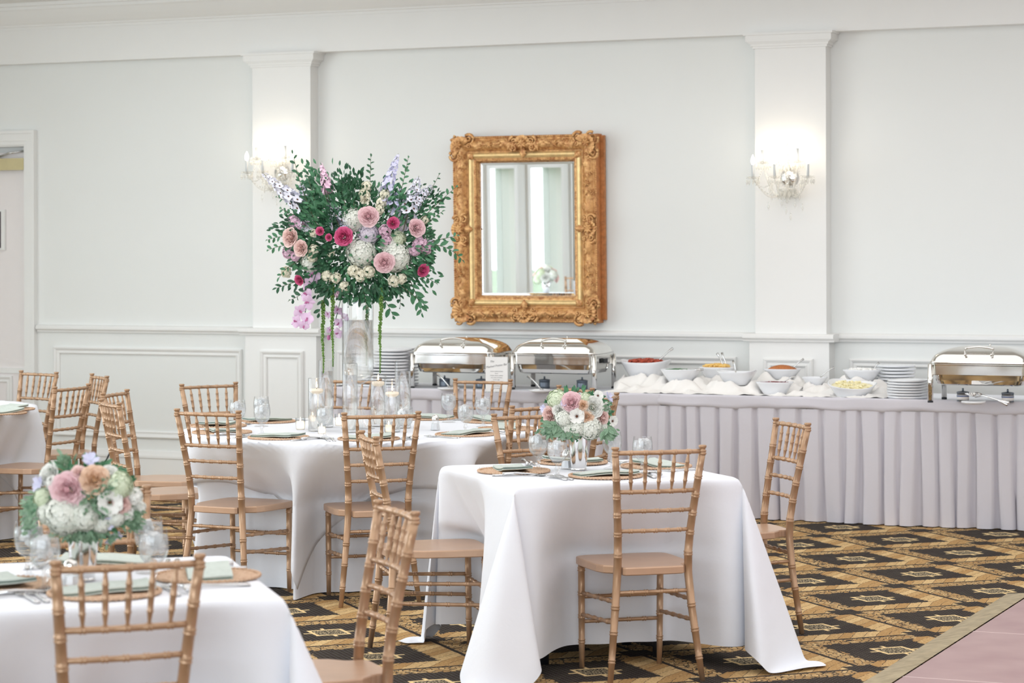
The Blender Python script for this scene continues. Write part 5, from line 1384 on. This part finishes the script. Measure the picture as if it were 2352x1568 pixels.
# ---- the tall arrangement
Z0 = camz(Vector((pv.x, pv.y, 1.3)))
arr = thing('flower_arrangement', 'tall arrangement of roses, hydrangeas, trailing orchids and amaranthus in the tall vase', 'flowers', (pv.x, pv.y, 1.50))
AC = PD(832, 560, Z0)
def AP(px, py, dz=0.0): return PD(px, py, Z0 - dz)   # dz metres toward the camera
def out_dir(P, k=1.0): d = (P - AC) * k + TOCAM * .35; return d.normalized()
pxm = 1 / 446.0
def bulge(px, py):
    q = ((px - 832) / 190) ** 2 + ((py - 560) / 170) ** 2; return .20 * sqrt(max(0, 1 - q)) if q < 1 else 0
ROSES = [('rose:pink', 846, 497, 25), ('rose:pink', 882.5, 603, 25), ('rose:pink', 957, 523, 22), ('rose:peach', 667, 545, 24), ('rose:peach', 691, 570, 20), ('rose:magenta', 789, 543, 23), ('rose:magenta', 903, 512, 15), ('rose:magenta', 735, 531, 11), ('rose:magenta', 972, 621, 16), ('rose:magenta', 687, 643, 13), ('rose:magenta', 755, 545, 9),
         ('hydrangea:white', 812, 505, 30), ('hydrangea:white', 829, 580, 36), ('hydrangea:lilac', 846, 538, 26), ('hydrangea:white', 910, 590, 38), ('hydrangea:white', 713, 603, 24), ('hydrangea:green', 914, 548, 20), ('hydrangea:white', 893, 560, 22),
         ('stock:cream', 752, 634, 14), ('stock:cream', 770, 638, 13), ('stock:cream', 812, 622, 15), ('stock:cream', 828, 632, 15), ('stock:cream', 848, 624, 15), ('stock:cream', 905, 645, 15), ('stock:cream', 922, 640, 13), ('stock:cream', 791, 658, 13), ('stock:cream', 722, 575, 14), ('stock:cream', 717, 592, 12), ('stock:cream', 658, 625, 14), ('stock:cream', 760, 582, 9),
         ('stock:cream', 842, 428, 13), ('stock:cream', 836, 448, 14), ('stock:cream', 884, 447, 13), ('stock:cream', 876, 465, 13), ('stock:cream', 872, 482, 12), ('stock:cream', 975, 505, 11), ('stock:cream', 720, 535, 10),
         ('stock:pink', 748, 415, 13), ('stock:pink', 752, 432, 15), ('stock:pink', 966, 560, 18), ('stock:pink', 978, 570, 15), ('stock:pink', 952, 575, 14), ('stock:pink', 884, 530, 15), ('stock:pink', 888, 550, 12), ('stock:pink', 676, 508, 16), ('stock:pink', 690, 515, 12), ('stock:pink', 662, 580, 14), ('stock:pink', 678, 588, 12), ('hydrangea:lilac', 924, 518, 14),
         ('hydrangea:lilac', 990, 560, 10), ('stock:pink', 775, 675, 8)]
for key, px, py, r in ROSES:
    b = bulge(px, py) + (.05 if key.startswith('rose') else 0) - (.03 if 'hydr' in key else 0)
    P = AP(px, py, b); d = out_dir(P) if not (key == 'rose:pink' and px in (846, 882.5)) else (TOCAM + (P - AC) * .5).normalized()
    if key == 'rose:magenta' and px == 789: d = (TOCAM + RV * -.15 + ZV * .1).normalized()
    put_bloom(arr, key, P, d, r * pxm * (1.0 if 'rose' not in key else 1.0), LAB[key])
SPK = [('delphinium:white', 696, 478, 602, 396, .055), ('delphinium:white', 780, 522, 752, 452, .06), ('delphinium:lavender', 886, 440, 915, 352, .048), ('delphinium:white', 932, 508, 962, 404, .07), ('delphinium:lavender', 900, 480, 922, 430, .045), ('delphinium:lavender', 790, 530, 775, 490, .04),
       ('snapdragon:pink', 752, 440, 737, 374, .042), ('delphinium:white', 950, 470, 995, 425, .05), ('delphinium:white', 690, 470, 652, 425, .05), ('delphinium:white', 700, 455, 690, 420, .035), ('snapdragon:cream', 838, 460, 846, 415, .04), ('delphinium:lavender', 880, 470, 890, 425, .035), ('delphinium:white', 705, 520, 672, 495, .04)]
for key, xa, ya, xb, yb_, w in SPK:
    a = AP(xa, ya, bulge(xa, ya) * .9 + .03); b = AP(xb, yb_, .04); d = b - a; L = d.length; n_ = 4.0 if 'snap' in key else 5.0
    put_bloom(arr, key, a, d, w * .62, LAB[key], L / n_)
ORC = [(720, 627, 20), (713, 652, 20), (704, 676, 17), (708, 694, 18), (688, 713, 16), (680, 738, 15), (706, 731, 18), (698, 748, 13), (786, 676, 13), (774, 712, 14), (753, 722, 11), (778, 742, 14), (792, 728, 12), (776, 765, 13), (757, 757, 9)]
for px, py, r in ORC:
    P = AP(px, py, .12 if px < 725 else -.03); d = (TOCAM + Vector((random.uniform(-.5, .5), 0, random.uniform(-.5, .2)))).normalized(); o = put_bloom(arr, 'orchid', P, d, r * pxm * 1.05, 'pink orchid bloom')
mb = MB()
mb.tube([AP(735, 600, .1) - arr.location, AP(722, 640, .14) - arr.location, AP(706, 690, .11) - arr.location, AP(696, 745, .1) - arr.location], .0022, 5)
mb.tube([AP(790, 640, .0) - arr.location, AP(782, 690, -.03) - arr.location, AP(772, 730, -.04) - arr.location, AP(757, 775, -.04) - arr.location], .0022, 5)
mb.ball(AP(755, 775, -.04) - arr.location, .011, 6, 5, 1, (1, 1, 1.3)); part('orchid_stem', mb, [LEAFD, ORD], arr)
for x0, y0, x1, y1, dz in ((741, 690, 743, 857, .10), (763, 652, 765, 842, .13), (843, 700, 841, 840, -.12), (875, 662, 872, 857, .15)):
    mb = MB(); r = random.Random(int(x0)); a = AP(x0, y0, dz) - arr.location; b = AP(x1, y1, dz) - arr.location; b.x, b.y = lerp(a.x, b.x, 1), a.y; n_ = int((b - a).length / .0032)
    for k in range(n_):
        t = k / n_; w = lerp(.0125, .004, t ** 1.5) * (1.05 if k % 3 else .8); an = k * 2.4
        c = a.lerp(b, t) + Vector((cos(an), sin(an), 0)) * w * .62 + Vector((sin(t * 9) * .003, 0, 0)); mb.ball(c, w * r.uniform(.36, .6), 5, 4)
    mb.tube([a, b], .003, 5); part('amaranthus_tassel', mb, AMAR, arr)
# leafy branches with single leaves
def branch(root, pts, n, size, kind='g', rnd=random, leaves=True, r0=.0022):
    P = [Vector(p) - root.location for p in pts]
    # quadratic resample
    def at(t):
        if len(P) == 3: return P[0] * (1 - t) ** 2 + P[1] * 2 * t * (1 - t) + P[2] * t * t
        return P[0].lerp(P[1], t)
    Q = [at(i / 10) for i in range(11)]
    mb = MB(); mb.tube(Q, [lerp(r0, r0 * .45, i / 10) for i in range(11)], 5); br = part('leafy_branch', mb, STEMM if kind != 'p' else LEAFL, root)
    for k in range(n):
        t = .12 + .88 * (k + .6) / n; p = at(t); tan = (at(min(1, t + .05)) - at(t - .05)).normalized()
        side = tan.cross(TOCAM).normalized() * (1 if k % 2 else -1)
        d = (tan * .75 + side * rnd.uniform(.6, 1.0) + TOCAM * rnd.uniform(-.35, .45) + Vector((0, 0, -.1))).normalized()
        if k == n - 1: d = tan
        nrm = (TOCAM + Vector((rnd.uniform(-.6, .6), rnd.uniform(-.2, .2), rnd.uniform(-.1, .8)))).normalized()
        x = d.cross(nrm).normalized(); z = x.cross(d).normalized(); s = size * rnd.uniform(.75, 1.15) * (1 - .35 * t ** 2)
        M = Matrix((x * s, d * s, z * s)).transposed().to_4x4(); M.translation = p
        s *= 1.18; M = Matrix((x * s, d * s, z * s)).transposed().to_4x4(); M.translation = p
        o = obj('leaf', LEAFME[kind], br); o.matrix_local = M
    return br
BR = [(730, 520, 690, 440, 672, 350, 15, .034), (752, 470, 745, 430, 737, 372, 6, .022), (848, 470, 850, 420, 852, 357, 14, .030), (905, 500, 925, 430, 938, 360, 16, .034), (940, 520, 990, 440, 1010, 398, 9, .030), (940, 530, 1000, 470, 1049, 428, 14, .034), (950, 540, 990, 500, 1018, 485, 11, .034),
      (975, 560, 1035, 560, 1064, 600, 11, .044), (990, 555, 1030, 545, 1052, 541, 6, .034), (950, 620, 985, 640, 1004, 652, 8, .036), (940, 640, 960, 680, 970, 722, 9, .046), (905, 650, 925, 680, 918, 708, 6, .042), (855, 660, 890, 690, 904, 728, 8, .050), (700, 640, 655, 655, 634, 662, 8, .036), (720, 655, 690, 680, 664, 690, 8, .038),
      (760, 650, 740, 690, 732, 722, 7, .044), (690, 540, 640, 540, 612, 552, 10, .034), (700, 560, 645, 560, 615, 575, 9, .034), (700, 500, 660, 490, 645, 478, 8, .032), (700, 480, 655, 460, 634, 452, 7, .030), (795, 480, 785, 440, 778, 405, 10, .036), (812, 480, 815, 440, 818, 408, 10, .034), (735, 500, 715, 440, 706, 398, 14, .038),
      (830, 655, 840, 680, 842, 712, 7, .044), (800, 650, 805, 680, 800, 705, 6, .038), (690, 600, 655, 610, 640, 640, 7, .03), (920, 655, 965, 690, 975, 700, 6, .044)]
for xa, ya, xm, ym, xb, yb_, n_, s in BR:
    dz0 = bulge(xa, ya) * .8 + .02; branch(arr, (AP(xa, ya, dz0), AP(xm, ym, dz0 * .7 + .03), AP(xb, yb_, random.uniform(-.05, .12))), n_, s, random.choice('ggd'))
# dense inner greenery, uncountable
def foliage(root, pts, kind):
    lm = LM; mb = MB()
    for (p, d, s) in pts:
        nrm = (TOCAM + Vector((random.uniform(-.8, .8), random.uniform(-.4, .4), random.uniform(-.3, .8)))).normalized(); d = Vector(d).normalized()
        x = d.cross(nrm); x = x.normalized() if x.length > 1e-3 else RV; z = x.cross(d).normalized()
        M = Matrix((x * s, d * s, z * s)).transposed().to_4x4(); M.translation = Vector(p) - root.location
        mb.add([(-.0, 0, 0), (-.2, .35, .04), (-.17, .7, -.03), (0, 1, -.14), (.17, .7, -.03), (.2, .35, .04), (0, .5, -.05)], [(0, 6, 1), (1, 6, 2), (2, 6, 3), (3, 6, 4), (4, 6, 5), (5, 6, 0)], 0, True, M)
    o = part('foliage', mb, kind, root); o['kind'] = 'stuff'; return o
r = random.Random(9)
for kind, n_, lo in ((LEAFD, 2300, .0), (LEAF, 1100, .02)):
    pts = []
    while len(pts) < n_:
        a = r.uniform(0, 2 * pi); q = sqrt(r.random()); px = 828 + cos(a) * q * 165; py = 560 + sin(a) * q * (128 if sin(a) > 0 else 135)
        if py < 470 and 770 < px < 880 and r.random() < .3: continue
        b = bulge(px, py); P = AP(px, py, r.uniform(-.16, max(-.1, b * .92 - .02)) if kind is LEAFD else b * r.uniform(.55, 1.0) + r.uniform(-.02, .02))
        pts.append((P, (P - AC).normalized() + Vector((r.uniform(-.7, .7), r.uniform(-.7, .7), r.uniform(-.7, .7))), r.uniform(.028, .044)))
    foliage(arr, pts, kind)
for (cx, cy, rx, ry, n_) in ((725, 430, 30, 45, 130), (800, 430, 42, 30, 150), (720, 490, 38, 36, 160), (930, 470, 45, 45, 120), (668, 520, 30, 30, 60), (985, 460, 30, 30, 50), (745, 590, 30, 34, 120), (965, 600, 28, 50, 110), (860, 660, 60, 14, 90), (760, 505, 26, 30, 90), (740, 655, 50, 16, 80)):
    pts = []
    for k in range(n_):
        px = r.gauss(cx, rx * .55); py = r.gauss(cy, ry * .55); P = AP(px, py, bulge(px, py) * .9 + r.uniform(-.03, .05)); pts.append((P, (P - AC).normalized() + Vector((r.uniform(-.6, .6), r.uniform(-.5, .5), r.uniform(-.5, .5))), r.uniform(.026, .040)))
    foliage(arr, pts, r.choice((LEAF, LEAFD)))

# ---- low bouquets
def bouquet(name_label, J, px0, py0, items, leaves, scale_px, stems_r=.035):
    """items in offsets (pixels at scale_px px per metre) from px0,py0"""
    zc = camz(J); root = thing('flower_bouquet', name_label, 'flowers', (J.x, J.y, TOP + .15))
    C0 = PD(px0, py0, zc)
    rx = .155
    def bul(px, py):
        q = (hypot(px - px0, (py - py0) * 1.25) / scale_px / rx) ** 2; return .125 * sqrt(max(0, 1 - q)) if q < 1 else 0
    for key, px, py, r_ in items:
        b = bul(px, py); P = PD(px, py, zc - b); d = ((P - C0) + TOCAM * .05).normalized()
        if key == 'anemone' or 'rose:pink' in key: d = (d + TOCAM * 1.2).normalized()
        if 'ranun' in key: d = (d + TOCAM * .6).normalized()
        put_bloom(root, key, P - d * r_ / scale_px * .25, d, r_ / scale_px, LAB[key])
    pts = []
    rr_ = random.Random(5)
    for (cx, cy, w, h, n_) in leaves:
        for k in range(int(n_ * 1.6)):
            px = rr_.gauss(cx, w * .5); py = rr_.gauss(cy, h * .5); P = PD(px, py, zc - bul(px, py) * rr_.uniform(.6, 1.0) - .005)
            pts.append((P, (P - C0).normalized() + Vector((rr_.uniform(-.6, .6), rr_.uniform(-.6, .6), rr_.uniform(-.6, .3))), rr_.uniform(.015, .026)))
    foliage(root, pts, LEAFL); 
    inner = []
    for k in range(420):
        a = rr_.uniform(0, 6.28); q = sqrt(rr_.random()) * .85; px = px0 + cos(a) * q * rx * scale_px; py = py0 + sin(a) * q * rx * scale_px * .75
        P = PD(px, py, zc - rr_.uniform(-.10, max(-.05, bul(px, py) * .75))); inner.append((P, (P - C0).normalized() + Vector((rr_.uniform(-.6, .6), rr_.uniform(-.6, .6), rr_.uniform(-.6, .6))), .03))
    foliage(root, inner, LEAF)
    mb = MB()
    for k in range(9):
        a = 2 * pi * k / 9; mb.tube([(cos(a) * .02, sin(a) * .02, -.10), (cos(a) * .04, sin(a) * .04, .02), (cos(a) * .06, sin(a) * .06, .07)], .0025, 5)
    part('stems', mb, STEMM, root)
    return root
it1 = [('hydrangea:green', 1275, 914, 24), ('rose:pink', 1313, 925, 27), ('ranunculus:white', 1363.6, 934, 26), ('anemone', 1325, 956, 19), ('ranunculus:orange', 1350, 957, 16), ('rose:peach', 1259, 953, 23), ('rose:white', 1281, 941, 18), ('sweet_pea', 1398, 913, 14), ('sweet_pea', 1249, 938, 10), ('anemone', 1408, 967, 14),
       ('anemone', 1374, 908, 13), ('rose:peach', 1387, 960, 18), ('hydrangea:white', 1360, 985, 30), ('hydrangea:white', 1291, 962, 22), ('hydrangea:white', 1325, 985, 22), ('hydrangea:green', 1345, 912, 14), ('hydrangea:white', 1385, 985, 18), ('ranunculus:orange', 1340, 930, 14), ('sweet_pea', 1296, 925, 9), ('hydrangea:white', 1300, 985, 18), ('rose:white', 1395, 935, 13)]
b1_ = bouquet('pastel bouquet in the silver vase of the small square table', J1, 1325, 950, it1, [(1275, 988, 34, 12, 70), (1300, 978, 30, 12, 40), (1398, 992, 16, 12, 40), (1335, 992, 30, 8, 30), (1388, 930, 10, 14, 16)], 551)
for x0, y0, x1, y1 in ((1285, 975, 1262, 1000), (1300, 978, 1285, 1006), (1310, 978, 1316, 1004), (1275, 968, 1252, 985), (1395, 975, 1400, 1003), (1385, 980, 1392, 1008), (1290, 970, 1262, 985)):
    zc = camz(J1) - .10; branch(b1_, (PD(x0, y0, zc), PD((x0 + x1) / 2, (y0 + y1) / 2 - 2, zc - .02), PD(x1, y1, zc - .01)), 6, .036, 'p', r0=.0012)
it3 = [('rose:white', 108, 1087, 30), ('rose:pink', 154, 1124, 44), ('ranunculus:orange', 217, 1101, 36), ('rose:white', 254, 1088, 24), ('hydrangea:green', 278, 1112, 34), ('anemone', 253, 1154, 31), ('rose:peach', 283, 1160, 28), ('stock:white', 310, 1140, 22), ('stock:white', 322, 1165, 18), ('sweet_pea', 90, 1113, 20), ('sweet_pea', 208, 1056, 20),
       ('hydrangea:green', 92, 1142, 24), ('hydrangea:white', 140, 1187, 50), ('hydrangea:white', 105, 1180, 30), ('hydrangea:white', 195, 1190, 36), ('sweet_pea', 258, 1231, 22), ('sweet_pea', 244, 1200, 18), ('hydrangea:white', 270, 1190, 24), ('rose:peach', 180, 1085, 20), ('stock:white', 295, 1180, 18), ('hydrangea:white', 235, 1205, 24), ('stock:white', 120, 1108, 18)]
b3_ = bouquet('blurred bouquet of pink, peach and white blooms on the nearest table', J3, 195, 1140, it3, [(150, 1062, 12, 14, 26), (215, 1165, 30, 34, 90), (75, 1180, 18, 40, 70), (300, 1190, 24, 24, 60), (190, 1225, 60, 14, 80), (240, 1120, 24, 20, 40)], 831)
# cable by the baseboard
q = [PY(255, 1040, D - .1), PY(245, 1060, D - .12), PY(232, 1066, D - .13)]
mb = MB(); mb.tube([(PY(262, 1000, D - .035).x, D - .035, .40), (PY(255, 1040, D - .1).x, D - .06, .25), (PY(245, 1060, D - .1).x, D - .12, .12), (PY(225, 1090, D - .2).x, D - .22, .008), (PY(200, 1100, D - .3).x, D - .35, .006)], .006, 6)
tag(mb.build('power_cable', WIRE), 'thin black cable hanging down the wainscot by the far corner table', 'cable')

# ---- what the mirror shows: set table and greenery by the windows behind the camera side
def mirror_side():
    # table under cloth with chairs and a bouquet between mirror and window wall
    for (x, y, lab) in ((-11.05, 4.3, 'table by the windows seen only in the mirror'), (-11.2, .9, 'further window table seen only in the mirror')):
        t = thing('round_table', lab, 'table', (x, y, 0)); mb = MB(); mb.lathe([(.58, .725), (.58, .748), (.0005, .749)], 40); part('tabletop', mb, MATS['table_board11'], t)
        mb = MB(); mb.lathe([(.03, .0), (.03, .73)], 10); part('leg', mb, DARK, t)
        mb = MB(); F = round_folds(4, 13); mb.grid(lambda u, v: Vector(((lerp(0, .61, min(1, v * 5)) + (.10 * max(0, v - .2) + F(2 * pi * u) * .02 * max(0, v - .2))) * cos(2 * pi * u), (lerp(0, .61, min(1, v * 5)) + (.10 * max(0, v - .2) + F(2 * pi * u) * .02 * max(0, v - .2))) * sin(2 * pi * u), .762 - max(0, v - .2) * .93)), 90, 14, closeu=True)
        c = mb.build('tablecloth', CLOTH); c.location = (x, y, 0); tag(c, 'white cloth on the ' + lab, 'tablecloth')
        b = thing('flower_bouquet', 'white and green bouquet on the ' + lab, 'flowers', (x, y, .95))
        for k in range(16):
            a = k * 2.4; zz = 1 - 1.2 * k / 16; d = Vector((sqrt(max(0, 1 - zz * zz)) * cos(a), sqrt(max(0, 1 - zz * zz)) * sin(a), zz)); key = ('hydrangea:white', 'rose:peach', 'hydrangea:green', 'rose:white')[k % 4]
            put_bloom(b, key, b.location + d * .12, d, .065, LAB[key])
        vm = MB(); vm.lathe([(.03, -.19), (.05, 0)], 20); part('vase_cup', vm, SILV, b)
    for (x, y, a, lab) in ((-10.15, 4.3, radians(95), 'nearer side'), (-11.7, 5.1, radians(215), 'wall side'), (-10.3, 1.0, radians(90), 'far table'), (-11.1, 3.4, radians(0), 'window side')):
        dup(chair0, Vector((x, y, 0)), a, 'gold bamboo chair by the windows, seen only in the mirror, ' + lab, g1)
    r = random.Random(77)
    TREE = mat('sunlit_foliage', rgb(150, 196, 150), .8, var=.3, vs=2.0, c2=rgb(96, 158, 112), trans=.3)
    for k in range(4):
        y = -2.2 + k * 3.9; x = -18.5 - (k % 2) * .6; t = thing('garden_tree', 'pale leafy tree outside the windows, seen only in the mirror, the %s from the camera' % ('nearest', 'second', 'third', 'farthest')[k], 'tree', (x, y, 0), 0, 'trees outside the windows')
        mb = MB(); mb.tube([(0, 0, 0), (0, 0, 2.0)], .12, 8); part('trunk', mb, STEMM, t)
        mb = MB()
        for q in range(1100):
            d = Vector((r.gauss(0, 1), r.gauss(0, 1), r.gauss(0, 1))).normalized() * r.random() ** .4; P = Vector((d.x * 1.5, d.y * 1.5, 2.2 + d.z * 1.9)); s = r.uniform(.10, .2)
            M = Matrix.Translation(P) @ Matrix.Rotation(r.uniform(0, 6), 4, 'Z') @ Matrix.Rotation(r.uniform(-1, 1), 4, 'X'); mb.add([(-s * .4, 0, 0), (0, -s, 0), (s * .4, 0, 0), (0, s, 0)], [(0, 1, 2, 3)], 0, False, M)
        o = part('leaves', mb, TREE, t); o['kind'] = 'stuff'
    mb = MB(); mb.add([(-40, -20, -.05), (XL - .3, -20, -.05), (XL - .3, 30, -.05), (-40, 30, -.05)], [(0, 1, 2, 3)], 0, False); struct('ground', mb, mat('lawn', rgb(150, 168, 140), .9, var=.3, vs=2))
mirror_side()
bpy.data.objects.remove(HOLD)

# ---- push the cloths away from the chairs' seats and legs
bpy.context.view_layer.update()
for o in [o for o in COL.objects if o.name.split('.')[0] in ('tablecloth', 'table_overlay') and o.type == 'MESH']:
    Mo = o.matrix_world; Mi = Mo.inverted()
    near = [(b, a) for b, a in CH_POS if (b - o.location).xy.length < 1.9]
    if not near: continue
    sq = o.name in ('tablecloth', 'tablecloth.001')
    for v in o.data.vertices:
        if v.co.z > .748 : continue
        cf = 1.0
        if sq: m_ = min(abs(v.co.x), abs(v.co.y)); cf = 1 if m_ < .36 else max(0, 1 - (m_ - .36) / .10)
        p = Mo @ v.co; ch = False
        for b, a in near:
            q = zrot(p - b, -a)
            ax = abs(q.x)
            if ax > .46 or q.y > .26 or q.y < -.6: continue
            fx = 1 if ax < .205 else max(0, 1 - (ax - .205) / .24); fx = fx * fx * (3 - 2 * fx)
            fz = 1 if p.z < .46 else max(0, 1 - (p.z - .46) / .288)
            if not (ax < .215 and p.z < .47 and (not sq or m_ < .46)): fx *= cf
            tgt = .245 + .012 * sin(q.x * 30)
            if q.y < tgt: q.y = lerp(q.y, tgt, fx * fz); p = b + zrot(q, a) + Vector((0, 0, 0)); ch = True
        if ch: v.co = Mi @ p
